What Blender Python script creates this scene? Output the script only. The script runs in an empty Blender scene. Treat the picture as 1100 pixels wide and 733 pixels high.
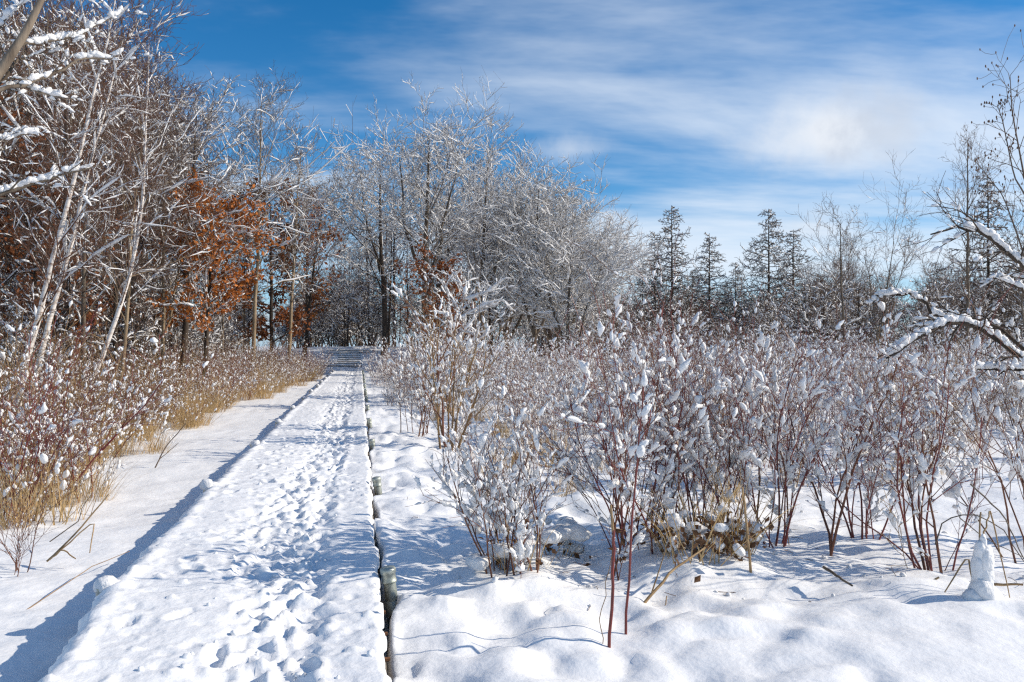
import bpy, math, random
import numpy as np

SC = bpy.context.scene
COL = SC.collection
F = 917.0; HZ = 372.0; CAMZ = 1.54          # focal length in photo pixels, horizon row, eye height above the deck

# ------------------------------------------------------------------ camera
cam = bpy.data.cameras.new('camera'); cam.sensor_width = 36; cam.lens = 36*F/1100
cam.clip_start = 0.05; cam.clip_end = 6000
co = bpy.data.objects.new('camera', cam); COL.objects.link(co)
co.location = (0, 0, CAMZ); co.rotation_euler = (math.radians(90.34), 0, 0)
SC.camera = co

# ------------------------------------------------------------------ light
SUN_EL = math.radians(31); SUN_AZ = math.radians(2)      # azimuth measured from +X towards +Y
sd = np.array([math.cos(SUN_EL)*math.cos(SUN_AZ), math.cos(SUN_EL)*math.sin(SUN_AZ), math.sin(SUN_EL)])
sun = bpy.data.lights.new('sun', 'SUN'); sun.energy = 5.0; sun.angle = math.radians(0.53); sun.color = (1.0, .90, .755)
so = bpy.data.objects.new('sun', sun); COL.objects.link(so)
from mathutils import Vector
so.rotation_euler = Vector(sd).to_track_quat('Z', 'Y').to_euler()

w = bpy.data.worlds.new('World'); SC.world = w; w.use_nodes = True
nt = w.node_tree; N = nt.nodes; Lk = nt.links
for n in list(N): N.remove(n)
def nn(t, **k):
    x = N.new(t)
    for a, b in k.items(): setattr(x, a, b)
    return x
def mth(op, a, b=None, c=None):
    m = nn('ShaderNodeMath', operation=op)
    for i, v in enumerate((a, b, c)):
        if v is None: continue
        if isinstance(v, (int, float)): m.inputs[i].default_value = v
        else: Lk.new(v, m.inputs[i])
    return m.outputs[0]
def sstep(v, a, b):
    m = nn('ShaderNodeMapRange', interpolation_type='SMOOTHSTEP')
    Lk.new(v, m.inputs[0]); m.inputs[1].default_value = a; m.inputs[2].default_value = b
    return m.outputs[0]
out = nn('ShaderNodeOutputWorld'); bg = nn('ShaderNodeBackground'); Lk.new(bg.outputs[0], out.inputs[0])
bg.inputs[1].default_value = 0.1
sky = nn('ShaderNodeTexSky', sky_type='NISHITA'); sky.sun_disc = False
sky.sun_elevation = SUN_EL; sky.sun_rotation = math.radians(90) - SUN_AZ
sky.air_density = 1.0; sky.dust_density = 0.1; sky.ozone_density = 4.0; sky.altitude = 1200
hs = nn('ShaderNodeHueSaturation'); hs.inputs['Saturation'].default_value = 1.32; hs.inputs['Hue'].default_value = .497; hs.inputs['Value'].default_value = 1.32
Lk.new(sky.outputs[0], hs.inputs['Color'])
tc = nn('ShaderNodeTexCoord'); sep = nn('ShaderNodeSeparateXYZ'); Lk.new(tc.outputs['Generated'], sep.inputs[0])
X, Y, Z = sep.outputs
zz = mth('ADD', mth('MAXIMUM', Z, 0.0), 0.16)
cv = nn('ShaderNodeCombineXYZ'); Lk.new(mth('DIVIDE', X, zz), cv.inputs[0]); Lk.new(mth('DIVIDE', Y, zz), cv.inputs[1])
def noise(vec, scale, detail, rough, rot=0, sc=(1, 1, 1), loc=(0, 0, 0), dist=0):
    mp = nn('ShaderNodeMapping'); Lk.new(vec, mp.inputs[0]); mp.inputs['Rotation'].default_value = (0, 0, rot)
    mp.inputs['Scale'].default_value = sc; mp.inputs['Location'].default_value = loc
    t = nn('ShaderNodeTexNoise'); Lk.new(mp.outputs[0], t.inputs['Vector'])
    t.inputs['Scale'].default_value = scale; t.inputs['Detail'].default_value = detail; t.inputs['Roughness'].default_value = rough
    t.inputs['Distortion'].default_value = dist
    return t.outputs[0]
c1 = noise(cv.outputs[0], .55, 7, .55, rot=math.radians(-12), sc=(.62, 1.25, 1), loc=(1.1, 1.4, 0), dist=.6)
c2 = noise(cv.outputs[0], 1.6, 8, .6, rot=math.radians(-20), sc=(.45, 1.6, 1), loc=(3.3, 1.7, 0), dist=.4)
cir = mth('ADD', mth('MULTIPLY', c1, .84), mth('MULTIPLY', c2, .16))
cirm = mth('MULTIPLY', sstep(cir, .42, .65), .84)
# a few low cumulus puffs
pn = noise(tc.outputs['Generated'], 9, 6, .6)
pn2 = noise(tc.outputs['Generated'], 22, 5, .6, loc=(4, 2, 1))
wob = mth('ADD', mth('MULTIPLY', mth('SUBTRACT', pn, .5), 1.7), mth('MULTIPLY', mth('SUBTRACT', pn2, .5), .7))
puff = None
for px, py, rx, rz, st in ((885, 143, .088, .042, .9), (655, 232, .03, .014, .6), (880, 242, .05, .018, .45), (612, 160, .045, .022, .5), (-240, 120, .12, .06, .8), (1500, 150, .13, .06, .8)):
    d = np.array([(px-550)/F, 1, (HZ-py)/F]); d /= np.linalg.norm(d)
    ax, ay = d[0]/math.hypot(d[0], d[1]), d[1]/math.hypot(d[0], d[1])
    # tangential distance
    du = mth('DIVIDE', mth('SUBTRACT', mth('MULTIPLY', X, float(ay)), mth('MULTIPLY', Y, float(ax))), rx)
    dv = mth('DIVIDE', mth('SUBTRACT', Z, float(d[2])), rz)
    front = mth('GREATER_THAN', mth('ADD', mth('MULTIPLY', X, float(ax)), mth('MULTIPLY', Y, float(ay))), 0.0)
    r = mth('ADD', mth('SQRT', mth('ADD', mth('MULTIPLY', du, du), mth('MULTIPLY', dv, dv))), wob)
    m = mth('MULTIPLY', mth('MULTIPLY', sstep(r, 1.35, .15), st), front)
    puff = m if puff is None else mth('MAXIMUM', puff, m)
def mix(f, a, b):
    m = nn('ShaderNodeMix', data_type='RGBA'); Lk.new(f, m.inputs[0])
    for v, i in ((a, 6), (b, 7)):
        if isinstance(v, tuple): m.inputs[i].default_value = v
        else: Lk.new(v, m.inputs[i])
    return m.outputs[2]
hzf = mth('POWER', 2.718, mth('MULTIPLY', mth('MAXIMUM', Z, 0.0), -13.0))
base = mix(mth('MULTIPLY', hzf, .7), hs.outputs[0], (3.5, 6.4, 9.8, 1))
cA = mix(cirm, base, (8.4, 9.2, 10.2, 1))
puffcol = mix(sstep(pn, .4, .62), (6.3, 6.9, 7.9, 1), (8.6, 9.0, 9.6, 1))
cB = mix(puff, cA, puffcol)
Lk.new(cB, bg.inputs[0])

SC.view_settings.view_transform = 'Standard'; SC.view_settings.look = 'None'
SC.view_settings.exposure = 0.0; SC.view_settings.gamma = 1.0; SC.view_settings.use_curve_mapping = False
SC.render.engine = 'CYCLES'
SC.cycles.use_denoising = False; SC.cycles.denoiser = 'OPENIMAGEDENOISE'; SC.cycles.denoising_input_passes = 'RGB_ALBEDO_NORMAL'; SC.cycles.denoising_prefilter = 'ACCURATE'
SC.cycles.max_bounces = 4; SC.cycles.diffuse_bounces = 2; SC.cycles.glossy_bounces = 2; SC.cycles.transmission_bounces = 2
SC.cycles.caustics_reflective = False; SC.cycles.caustics_refractive = False
SC.cycles.pixel_filter_type = 'BLACKMAN_HARRIS'; SC.cycles.filter_width = 1.3

# ------------------------------------------------------------------ materials
def material(name, base, rough=.8, var=None, scale=8, bump=0, bscale=60, rnd=0, coords='Object', spec=.3, metal=0, stretch=(1, 1, 1), transl=0, island=0, pos=(.36, .64)):
    m = bpy.data.materials.new(name); m.use_nodes = True
    t = m.node_tree; b = t.nodes['Principled BSDF']
    b.inputs['Roughness'].default_value = rough; b.inputs['Specular IOR Level'].default_value = spec; b.inputs['Metallic'].default_value = metal
    b.inputs['Base Color'].default_value = (*base, 1)
    tcn = t.nodes.new('ShaderNodeTexCoord'); mp = t.nodes.new('ShaderNodeMapping'); mp.inputs['Scale'].default_value = stretch
    t.links.new(tcn.outputs[coords], mp.inputs[0])
    col = None
    if var is not None:
        nz = t.nodes.new('ShaderNodeTexNoise'); nz.inputs['Scale'].default_value = scale; nz.inputs['Detail'].default_value = 5
        nz.inputs['Roughness'].default_value = .65
        t.links.new(mp.outputs[0], nz.inputs['Vector'])
        rp = t.nodes.new('ShaderNodeValToRGB'); e = rp.color_ramp.elements
        e[0].position = pos[0]; e[0].color = (*base, 1); e[1].position = pos[1]; e[1].color = (*var, 1)
        t.links.new(nz.outputs[0], rp.inputs[0]); col = rp.outputs[0]
    if rnd or island:
        h = t.nodes.new('ShaderNodeHueSaturation'); mr = t.nodes.new('ShaderNodeMapRange')
        if island:
            g = t.nodes.new('ShaderNodeNewGeometry'); t.links.new(g.outputs['Random Per Island'], mr.inputs[0]); q = island
        else:
            g = t.nodes.new('ShaderNodeObjectInfo'); t.links.new(g.outputs['Random'], mr.inputs[0]); q = rnd
        mr.inputs[3].default_value = 1-q; mr.inputs[4].default_value = 1+q
        t.links.new(mr.outputs[0], h.inputs['Value'])
        if col is None: h.inputs['Color'].default_value = (*base, 1)
        else: t.links.new(col, h.inputs['Color'])
        col = h.outputs[0]
    if col is not None: t.links.new(col, b.inputs['Base Color'])
    if bump:
        nb = t.nodes.new('ShaderNodeTexNoise'); nb.inputs['Scale'].default_value = bscale; nb.inputs['Detail'].default_value = 6
        t.links.new(mp.outputs[0], nb.inputs['Vector'])
        bm = t.nodes.new('ShaderNodeBump'); bm.inputs['Strength'].default_value = bump; bm.inputs['Distance'].default_value = .02
        t.links.new(nb.outputs[0], bm.inputs['Height']); t.links.new(bm.outputs[0], b.inputs['Normal'])
    if transl:
        o = t.nodes['Material Output']; tr = t.nodes.new('ShaderNodeBsdfTranslucent'); mx = t.nodes.new('ShaderNodeMixShader')
        mx.inputs[0].default_value = transl
        if col is not None: t.links.new(col, tr.inputs[0])
        else: tr.inputs[0].default_value = (*base, 1)
        t.links.new(b.outputs[0], mx.inputs[1]); t.links.new(tr.outputs[0], mx.inputs[2]); t.links.new(mx.outputs[0], o.inputs[0])
    return m
M = {}
M['snow'] = material('snow_ground', (.86, .87, .88), .5, (.91, .91, .91), 3, bump=.45, bscale=14, spec=.25)
M['deck'] = material('snow_trodden', (.86, .87, .88), .5, (.91, .91, .91), 6, bump=.45, bscale=18, spec=.25)
M['clump'] = material('snow_clump', (.92, .91, .90), .55, bump=.5, bscale=45, spec=.2, transl=.14)
M['bark_grey'] = material('bark_grey', (.10, .075, .055), .9, (.22, .175, .13), 6, bump=.6, bscale=30, rnd=.25, stretch=(1, 1, .25))
M['bark_dark'] = material('bark_dark', (.035, .026, .02), .9, (.085, .062, .045), 6, bump=.6, bscale=30, rnd=.25, stretch=(1, 1, .25))
M['bark_tan'] = material('bark_tan', (.20, .14, .085), .85, (.36, .27, .17), 5, bump=.5, bscale=30, rnd=.2, stretch=(1, 1, .3))
M['bark_birch'] = material('bark_birch', (.22, .13, .09), .7, (.74, .68, .62), 3.0, bump=.3, bscale=20, stretch=(1, 1, 5), rnd=.1, pos=(.34, .5))
M['twig_brown'] = material('twig_brown', (.095, .054, .036), .8, (.17, .10, .066), 3, rnd=.25)
M['twig_grey'] = material('twig_grey', (.09, .064, .048), .85, (.18, .13, .095), 3, rnd=.2)
M['twig_rust'] = material('twig_rust', (.085, .04, .024), .8, (.15, .07, .04), 3, rnd=.2)
M['red'] = material('stem_red', (.10, .018, .014), .45, (.21, .036, .026), 5, rnd=.3, spec=.5)
M['redbrown'] = material('stem_redbrown', (.095, .034, .019), .6, (.20, .078, .04), 4, rnd=.35, spec=.4)
M['tan_stem'] = material('stem_tan', (.21, .125, .06), .7, (.36, .23, .11), 4, rnd=.25)
M['grass'] = material('dry_grass', (.42, .27, .12), .7, (.62, .45, .23), 7, island=.35, transl=.25)
M['reed'] = material('dry_reed', (.24, .15, .07), .6, (.46, .31, .16), 9, rnd=.2)
M['leaf'] = material('oak_leaf_orange', (.28, .09, .018), .6, (.56, .19, .04), 2, island=.45, transl=.35)
M['leaf_rust'] = material('oak_leaf_rust', (.17, .055, .018), .65, (.30, .10, .03), 2, island=.45, transl=.3)
M['leaf_brown'] = material('dead_leaf_brown', (.10, .05, .025), .7, (.2, .1, .045), 5, island=.4, transl=.2)
M['needle'] = material('tamarack_spur', (.11, .08, .06), .9, (.18, .135, .105), 2, rnd=.15)
M['wood'] = material('weathered_wood', (.11, .085, .06), .85, (.24, .20, .15), 10, bump=.6, bscale=50, rnd=.3, stretch=(.3, 3, 3))
M['pale_wood'] = material('pale_weathered_plank', (.34, .32, .29), .85, (.5, .48, .45), 8, bump=.5, bscale=40, stretch=(.3, 3, 3))
M['steel'] = material('galvanised_steel', (.30, .33, .29), .5, (.46, .48, .43), 14, bump=.15, bscale=80, metal=.55, spec=.5)
M['bolt'] = material('rusty_bolt', (.10, .045, .02), .7, (.2, .09, .04), 40)

# ------------------------------------------------------------------ helpers
rng = np.random.default_rng(11)
def at(px, d, z=0.0):                       # a point d metres ahead of the viewpoint in the direction of photo column px
    return np.array([(px-550)/F*d, d, z])
def at3(px, py, d):
    return np.array([(px-550)/F*d, d, CAMZ+(HZ-py)/F*d])

def _hash(ix, iy, seed):
    h = (ix*374761393 + iy*668265263 + seed*1442695041) & 0xffffffff
    h = ((h ^ (h >> 13))*1274126177) & 0xffffffff
    return ((h ^ (h >> 16)) & 0xffff)/65535.0
def vn(x, y, seed=0):
    x = np.asarray(x, float); y = np.asarray(y, float)
    ix = np.floor(x).astype(np.int64); iy = np.floor(y).astype(np.int64)
    fx = x-ix; fy = y-iy; fx = fx*fx*fx*(fx*(fx*6-15)+10); fy = fy*fy*fy*(fy*(fy*6-15)+10)
    a = _hash(ix, iy, seed); b = _hash(ix+1, iy, seed); c = _hash(ix, iy+1, seed); d = _hash(ix+1, iy+1, seed)
    return (a*(1-fx)+b*fx)*(1-fy)+(c*(1-fx)+d*fx)*fy
def fbm(x, y, o=4, seed=0, g=.5):
    s = 0; a = 1; t = 0
    for i in range(o):
        s = s+a*vn(x*2**i+17.3*i, y*2**i-9.1*i, seed+i); t += a; a *= g
    return s/t-.5
def sst(x, a, b):
    t = np.clip((x-a)/(b-a), 0, 1); return t*t*(3-2*t)

def mesh_np(name, V, Fs, mat, smooth=True):
    me = bpy.data.meshes.new(name)
    V = np.asarray(V, np.float32); Fs = [f for f in (Fs if isinstance(Fs, list) else [Fs]) if len(f)]
    me.vertices.add(len(V)); me.vertices.foreach_set('co', V.ravel())
    nl = sum(f.size for f in Fs); npol = sum(len(f) for f in Fs)
    me.loops.add(nl); me.polygons.add(npol)
    me.loops.foreach_set('vertex_index', np.concatenate([f.ravel() for f in Fs]).astype(np.int32))
    tot = np.concatenate([np.full(len(f), f.shape[1]) for f in Fs]); st = np.concatenate([[0], np.cumsum(tot)[:-1]])
    me.polygons.foreach_set('loop_start', st.astype(np.int32))
    me.polygons.foreach_set('use_smooth', np.full(npol, smooth))
    me.materials.append(mat); me.update(calc_edges=True)
    return me
STUFF = {'snow', 'snow_patch', 'branches', 'stems', 'twigs', 'blades', 'buds', 'leaves', 'dead_leaves', 'snow_crumbs'}
class Bag:
    def __init__(s): s.V = []; s.F = {3: [], 4: []}; s.n = 0
    def add(s, V, Fc):
        if len(V) == 0: return s
        s.V.append(V); s.F[Fc.shape[1]].append(Fc+s.n); s.n += len(V); return s
    def mesh(s, name, mat, smooth=True):
        return mesh_np(name, np.concatenate(s.V), [np.concatenate(f) for f in s.F.values() if f], mat, smooth)
    def obj(s, name, mat, parent=None, smooth=True):
        o = link(name, s.mesh(name, mat, smooth), parent)
        if name in STUFF: o['kind'] = 'stuff'
        return o
def link(name, me, parent=None):
    o = bpy.data.objects.new(name, me); COL.objects.link(o)
    if parent is not None: o.parent = parent
    return o
def tag(o, label=None, cat=None, group=None, kind=None):
    for k, v in (('label', label), ('category', cat), ('group', group), ('kind', kind)):
        if v is not None: o[k] = v
    return o
def empty(name, label, cat, group=None, loc=(0, 0, 0)):
    o = bpy.data.objects.new(name, None); COL.objects.link(o); o.location = loc; o.empty_display_size = .2
    return tag(o, label, cat, group)
def dup(root, loc, rz=0, s=1.0, label=None, group=None):
    r = root.copy(); COL.objects.link(r); r.location = loc; r.rotation_euler = (0, 0, rz)
    r.scale = (s, s, s) if np.isscalar(s) else s
    if label: r['label'] = label
    if group: r['group'] = group
    for ch in list(root.children):
        c = ch.copy(); COL.objects.link(c); c.parent = r
        for g in ch.children:
            q = g.copy(); COL.objects.link(q); q.parent = c
    return r
def zmax(root, q=99.7):
    z = []
    for o in root.children_recursive:
        if o.type == 'MESH' and len(o.data.vertices):
            a = np.empty(len(o.data.vertices)*3, np.float32); o.data.vertices.foreach_get('co', a); z.append(a[2::3])
    return float(np.percentile(np.concatenate(z), q))
class Proto:
    """the first call moves the thing itself, every later call places a copy of it and of its parts"""
    def __init__(s, root): s.root = root; s.used = False; s.h = zmax(root)
    def put(s, loc, rz=0, sc=1.0, label=None, group=None):
        if s.used: return dup(s.root, loc, rz, sc, label, group)
        s.used = True; r = s.root; r.location = loc; r.rotation_euler = (0, 0, rz); r.scale = (sc, sc, sc) if np.isscalar(sc) else sc
        if label: r['label'] = label
        if group: r['group'] = group
        return r
def unit(a): return a/np.maximum(np.linalg.norm(a, axis=-1, keepdims=True), 1e-9)

def tubes(P, R, s=4):
    P = np.asarray(P, float); R = np.asarray(R, float); n, k, _ = P.shape
    T = np.gradient(P, axis=1); T = unit(T)
    ov = unit(P[:, -1]-P[:, 0])
    ref = np.where(np.abs(ov[:, 2:3]) > .8, np.array([[1., 0, 0]]), np.array([[0, 0, 1.]]))
    ref = unit(ref-ov*np.sum(ref*ov, -1, keepdims=True))[:, None, :]
    U = unit(np.cross(T, np.broadcast_to(ref, T.shape))); W = np.cross(U, T)
    a = np.arange(s)*2*math.pi/s
    ring = U[:, :, None, :]*np.cos(a)[:, None]+W[:, :, None, :]*np.sin(a)[:, None]
    V = (P[:, :, None, :]+ring*R[:, :, None, None]).reshape(-1, 3)
    b = (np.arange(n)*k*s)[:, None, None]+(np.arange(k-1)*s)[None, :, None]+np.arange(s)[None, None, :]
    b2 = (np.arange(n)*k*s)[:, None, None]+(np.arange(k-1)*s)[None, :, None]+((np.arange(s)+1) % s)[None, None, :]
    return V, np.stack([b, b2, b2+s, b+s], -1).reshape(-1, 4)

def sprout(r, P, R, n, t=(.3, 1), ang=(30, 55), ln=.5, k=4, up=.2, wig=.15, rr=.6, rmin=.004, taper=.3, prof=None, absl=None, flat=0):
    Nn, K, _ = P.shape
    tt = t[0]+(t[1]-t[0])*(np.arange(n)[None]+r.random((Nn, n)))/n; tt = np.minimum(tt, .999)
    f = tt*(K-1); i = np.minimum(f.astype(int), K-2); wv = (f-i)[..., None]; A = np.arange(Nn)[:, None]
    pos = P[A, i]*(1-wv)+P[A, i+1]*wv; T = unit(P[A, i+1]-P[A, i]); rad = R[A, i]*(1-wv[..., 0])+R[A, i+1]*wv[..., 0]
    plen = np.linalg.norm(np.diff(P, axis=1), axis=-1).sum(1)
    az = np.arange(n)[None]*2.399+r.random((Nn, 1))*6.28+r.normal(0, .5, (Nn, n))
    ref = np.where(np.abs(T[..., 2:3]) > .9, np.array([1., 0, 0]), np.array([0, 0, 1.]))
    U = unit(np.cross(T, ref)); W = np.cross(U, T)
    if flat: az = np.where(np.sin(az) > 0, r.normal(0, flat, az.shape), math.pi+r.normal(0, flat, az.shape))
    perp = U*np.cos(az)[..., None]+W*np.sin(az)[..., None]
    an = np.radians(r.uniform(ang[0], ang[1], (Nn, n)))[..., None]
    d = T*np.cos(an)+perp*np.sin(an)
    L = (plen[:, None] if absl is None else absl)*ln*r.uniform(.6, 1.25, (Nn, n))
    if prof is not None: L = L*prof(tt)
    d = d.reshape(-1, 3); p = pos.reshape(-1, 3); L = L.reshape(-1, 1); r0 = np.maximum(rad.reshape(-1)*rr, rmin)
    pts = [p]
    for j in range(k):
        d = unit(d+r.normal(0, wig, d.shape)+np.array([0, 0, up/k])); p = p+d*L/k; pts.append(p)
    P2 = np.stack(pts, 1); R2 = np.maximum(r0[:, None]*np.linspace(1, taper, k+1)[None], rmin*.55)
    return P2, R2, np.repeat(np.arange(Nn), n)

def snow_strip(r, P, R, wd, cover, s=4, lift=.45):
    P = np.asarray(P); T = unit(np.gradient(P, axis=1)); hor = np.sqrt(np.clip(1-T[..., 2]**2, 0, 1))
    m = (r.random(R.shape) < cover)*(hor > .25); m &= (r.random((len(R), 1)) < .35+.65*cover)
    rad = np.where(m, wd*(.45+.9*r.random(R.shape))*hor**.8, .0004)
    rad[:, -1] *= .5; rad[:, 0] *= .5
    keep = m.any(1)
    C = P+np.array([0, 0, 1.])*(np.where(m, R+rad*lift, 0))[..., None]
    if not keep.any(): return np.zeros((0, 3)), np.zeros((0, 4), int)
    V, Q = tubes(C[keep], rad[keep], s)
    return V, Q

def ico(sub):
    t = (1+5**.5)/2
    v = [(-1, t, 0), (1, t, 0), (-1, -t, 0), (1, -t, 0), (0, -1, t), (0, 1, t), (0, -1, -t), (0, 1, -t), (t, 0, -1), (t, 0, 1), (-t, 0, -1), (-t, 0, 1)]
    f = [(0, 11, 5), (0, 5, 1), (0, 1, 7), (0, 7, 10), (0, 10, 11), (1, 5, 9), (5, 11, 4), (11, 10, 2), (10, 7, 6), (7, 1, 8), (3, 9, 4), (3, 4, 2), (3, 2, 6), (3, 6, 8), (3, 8, 9), (4, 9, 5), (2, 4, 11), (6, 2, 10), (8, 6, 7), (9, 8, 1)]
    v = [np.array(q)/np.linalg.norm(q) for q in v]
    for _ in range(sub):
        c = {}; nf = []
        def mid(a, b):
            k = (min(a, b), max(a, b))
            if k not in c: q = v[a]+v[b]; v.append(q/np.linalg.norm(q)); c[k] = len(v)-1
            return c[k]
        for a, b, d in f:
            x, y, z = mid(a, b), mid(b, d), mid(d, a); nf += [(a, x, z), (b, y, x), (d, z, y), (x, y, z)]
        f = nf
    return np.array(v), np.array(f)
ICO = {i: ico(i) for i in (0, 1, 2)}
def blobs(r, C, A, a, b, c=None, sub=1, rough=.22):
    """lumpy snow clumps: centre C, long axis A, half lengths a (along A), b (across), c (third axis)"""
    n = len(C)
    if n == 0: return np.zeros((0, 3)), np.zeros((0, 3), int)
    Vt, Ft = ICO[sub]; A = unit(A); c = b if c is None else c
    ref = np.where(np.abs(A[:, 2:3]) > .95, np.array([1., 0, 0]), np.array([0, 0, 1.]))
    B = unit(np.cross(A, ref)); D = np.cross(B, A)
    k = 1+rough*r.normal(0, 1, (n, len(Vt), 1)).clip(-1.6, 1.6)
    low = 1+.3*np.einsum('nj,vj->nv', r.normal(0, 1, (n, 3)), Vt)[..., None].clip(-.7, .7)
    Q = Vt[None]*k*low
    V = C[:, None]+Q[..., 0:1]*(A*a[:, None])[:, None]+Q[..., 1:2]*(B*b[:, None])[:, None]+Q[..., 2:3]*(D*c[:, None])[:, None]
    return V.reshape(-1, 3), (Ft[None]+(np.arange(n)*len(Vt))[:, None, None]).reshape(-1, 3)

def pick(r, P, n, t=(0, 1)):
    i = r.integers(0, len(P), n); K = P.shape[1]; f = r.uniform(t[0], t[1], n)*(K-1); j = np.minimum(f.astype(int), K-2); q = (f-j)[:, None]
    return P[i, j]*(1-q)+P[i, j+1]*q, unit(P[i, j+1]-P[i, j])

def box(x0, x1, y0, y1, z0, z1):
    V = np.array([(x, y, z) for z in (z0, z1) for y in (y0, y1) for x in (x0, x1)], float)
    return V, np.array([(0, 2, 3, 1), (4, 5, 7, 6), (0, 1, 5, 4), (2, 6, 7, 3), (0, 4, 6, 2), (1, 3, 7, 5)])

# ------------------------------------------------------------------ ground and boardwalk frame
O2 = np.array([.138, 0.]); D2 = np.array([-.1754, .9845]); N2 = np.array([.9845, .1754])
V_END = 58.0
def uv(x, y):
    x = np.asarray(x, float)-O2[0]; y = np.asarray(y, float)-O2[1]
    return x*N2[0]+y*N2[1], x*D2[0]+y*D2[1]
def xy(u, v): return O2[0]+u*N2[0]+v*D2[0], O2[1]+u*N2[1]+v*D2[1]
def deckw(v): return 1.46+.32*sst(v, 2.5, 6.2)+.02*np.sin(v*.7)
POSTS = [5.85+4.02*i for i in range(13)]
HUMPS = [(2.0, 4.7, 1.25, .16), (1.0, 6.75, .55, .10), (.05, 6.5, .5, .09), (1.55, 7.1, .6, .1), (2.85, 6.0, .6, .07), (3.3, 5.2, .7, .09), (.2, 4.9, .5, .06), (2.1, 8.3, .8, .12), (3.6, 7.6, .7, .12), (-.6, 6.6, .35, .07), (.6, 8.8, .6, .12)]
def gh(x, y):
    x = np.asarray(x, float); y = np.asarray(y, float); u, v = uv(x, y)
    near = 1-sst(np.hypot(x, y), 60, 120)
    calm = 1-.85*np.exp(-((x-2.1)**2/2.6+(y-4.3)**2/1.3))
    right = -.20+near*calm*(.20*fbm(x*.55, y*.55, 3, 3)+.13*fbm(x*1.9, y*1.9, 3, 8)+.05*fbm(x*6, y*6, 3, 12)-.03*sst(vn(x*3.3, y*3.3, 15), .78, .92))
    right = right+.085*(1-sst(u, .2, 1.8))
    lump = sst(u, .05, .5)*(1-sst(u, 2.2, 3.2))
    right = right+lump*near*(.11*np.abs(fbm(x*2.6, y*2.2, 2, 31))*2-.03)
    for hx, hy, hr, ha in HUMPS: right = right+ha*np.exp(-((x-hx)**2+(y-hy)**2)/hr**2)
    left = -.29+near*(.14*fbm(x*.4, y*.4, 3, 21)+.045*fbm(x*2.2, y*2.2, 3, 25)+.022*fbm(x*7, y*7, 3, 29)-.018*sst(vn(x*4, y*4, 17), .78, .92))+.12*sst(-u, 4.5, 9)
    e0 = -.06+.15*fbm(v*1.3, v*0+.3, 3, 41)
    for pv in POSTS[:5]: e0 = e0+.095*np.exp(-((v-pv+.12)/.2)**2)
    z = np.where(u > -.8, -.62+(right+.62)*sst(u, e0, e0+.07), left)
    bankl = sst(-u, deckw(v)-.18, deckw(v)-.02)
    z = np.where(u <= -.8, -.7+(left+.7)*bankl, z)
    # the ground rises to a low bank where the boardwalk ends
    end = sst(v, V_END-3, V_END+9)
    z = z*(1-end)+end*(1.05+.25*fbm(x*.3, y*.3, 3, 51)-.55*sst(np.abs(u+1.2), 6, 16))*1.0
    rim = np.exp(-((v-(V_END+13))/2.2)**2)*np.exp(-((u+.6)/6.)**2)
    z = z+.55*rim+.35*np.exp(-((v-(V_END+7))/5.)**2)*np.exp(-((u-3.2)/1.1)**2)+.25*np.exp(-((v-(V_END+6))/5.)**2)*np.exp(-((u+4.6)/1.1)**2)
    far = sst(np.hypot(x, y), 120, 400)
    return z*(1-far)+.3*far
def g1(p): return float(gh(p[0], p[1]))
def on(px, d, sink=.04):
    p = at(px, d); p[2] = g1(p)-sink; return p

def geo(a, b, s0, q):
    o = [a]
    while o[-1] < b: o.append(o[-1]+s0); s0 *= q
    return o
us = sorted(set([-x for x in geo(5.0, 2500, .10, 1.11)]+list(np.arange(-4.95, -2.05, .075))+list(np.arange(-2.05, -1.2, .035))+[-1.1, -.8, -.5, -.2]+list(np.arange(-.06, .42, .022))+list(np.arange(.42, 5.2, .052))+geo(5.2, 2500, .06, 1.10)))
vs = [-x for x in geo(2.0, 600, .5, 1.25)][::-1]+[-1.5, -1, -.5, 0, .5, 1.0]+list(np.arange(1.4, 3.2, .12))+list(np.arange(3.2, 10.5, .05))+geo(10.5, 3000, .058, 1.021)
us = np.array(us); vs = np.array(vs)
UU, VV = np.meshgrid(us, vs); GX, GY = xy(UU, VV)
GZ = gh(GX, GY)
nu = len(us); nv = len(vs)
idx = (np.arange(nv-1)[:, None]*nu+np.arange(nu-1)[None]).ravel()
me = mesh_np('ground', np.stack([GX, GY, GZ], -1).reshape(-1, 3), np.stack([idx, idx+1, idx+nu+1, idx+nu], -1), M['snow'])
tag(link('ground', me), 'snow covered marsh ground', None, None, 'structure')

# ------------------------------------------------------------------ boardwalk
bw = empty('boardwalk', 'long snow covered boardwalk with footprints running from the foreground to the woods', 'boardwalk')
# snow on the deck, trodden along the middle
vd = np.concatenate([np.arange(-1.5, 2.6, .08), np.arange(2.6, 13, .024), np.array(geo(13, V_END+1.2, .026, 1.0105))]); sd_ = np.concatenate([[-.03, -.012], np.linspace(0, 1, 76), [1.010, 1.014]])
VD, SD = np.meshgrid(vd, sd_, indexing='ij')
Wv = deckw(VD)
edgeR = .05*fbm(VD*2.3, VD*0, 3, 61)+.045*fbm(VD*11, VD*0, 3, 66)-.008; edgeL = .09*fbm(VD*3.1, VD*0+5, 3, 63)+.04*fbm(VD*12, VD*0+5, 2, 68)
SDc = np.clip(SD, 0, 1)
UD = -.01-SDc*Wv+edgeR*(1-SDc)**8+edgeL*SDc**3
UD = UD+np.where(SD < 0, .004, 0)-np.where(SD > 1, .004, 0)
ctr = -.64+.07*np.sin(VD*.55)+.05*np.sin(VD*1.3+1); half = .36+.06*np.sin(VD*.9)
band = np.exp(-(np.abs(UD-ctr)/half)**3.5)
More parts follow.
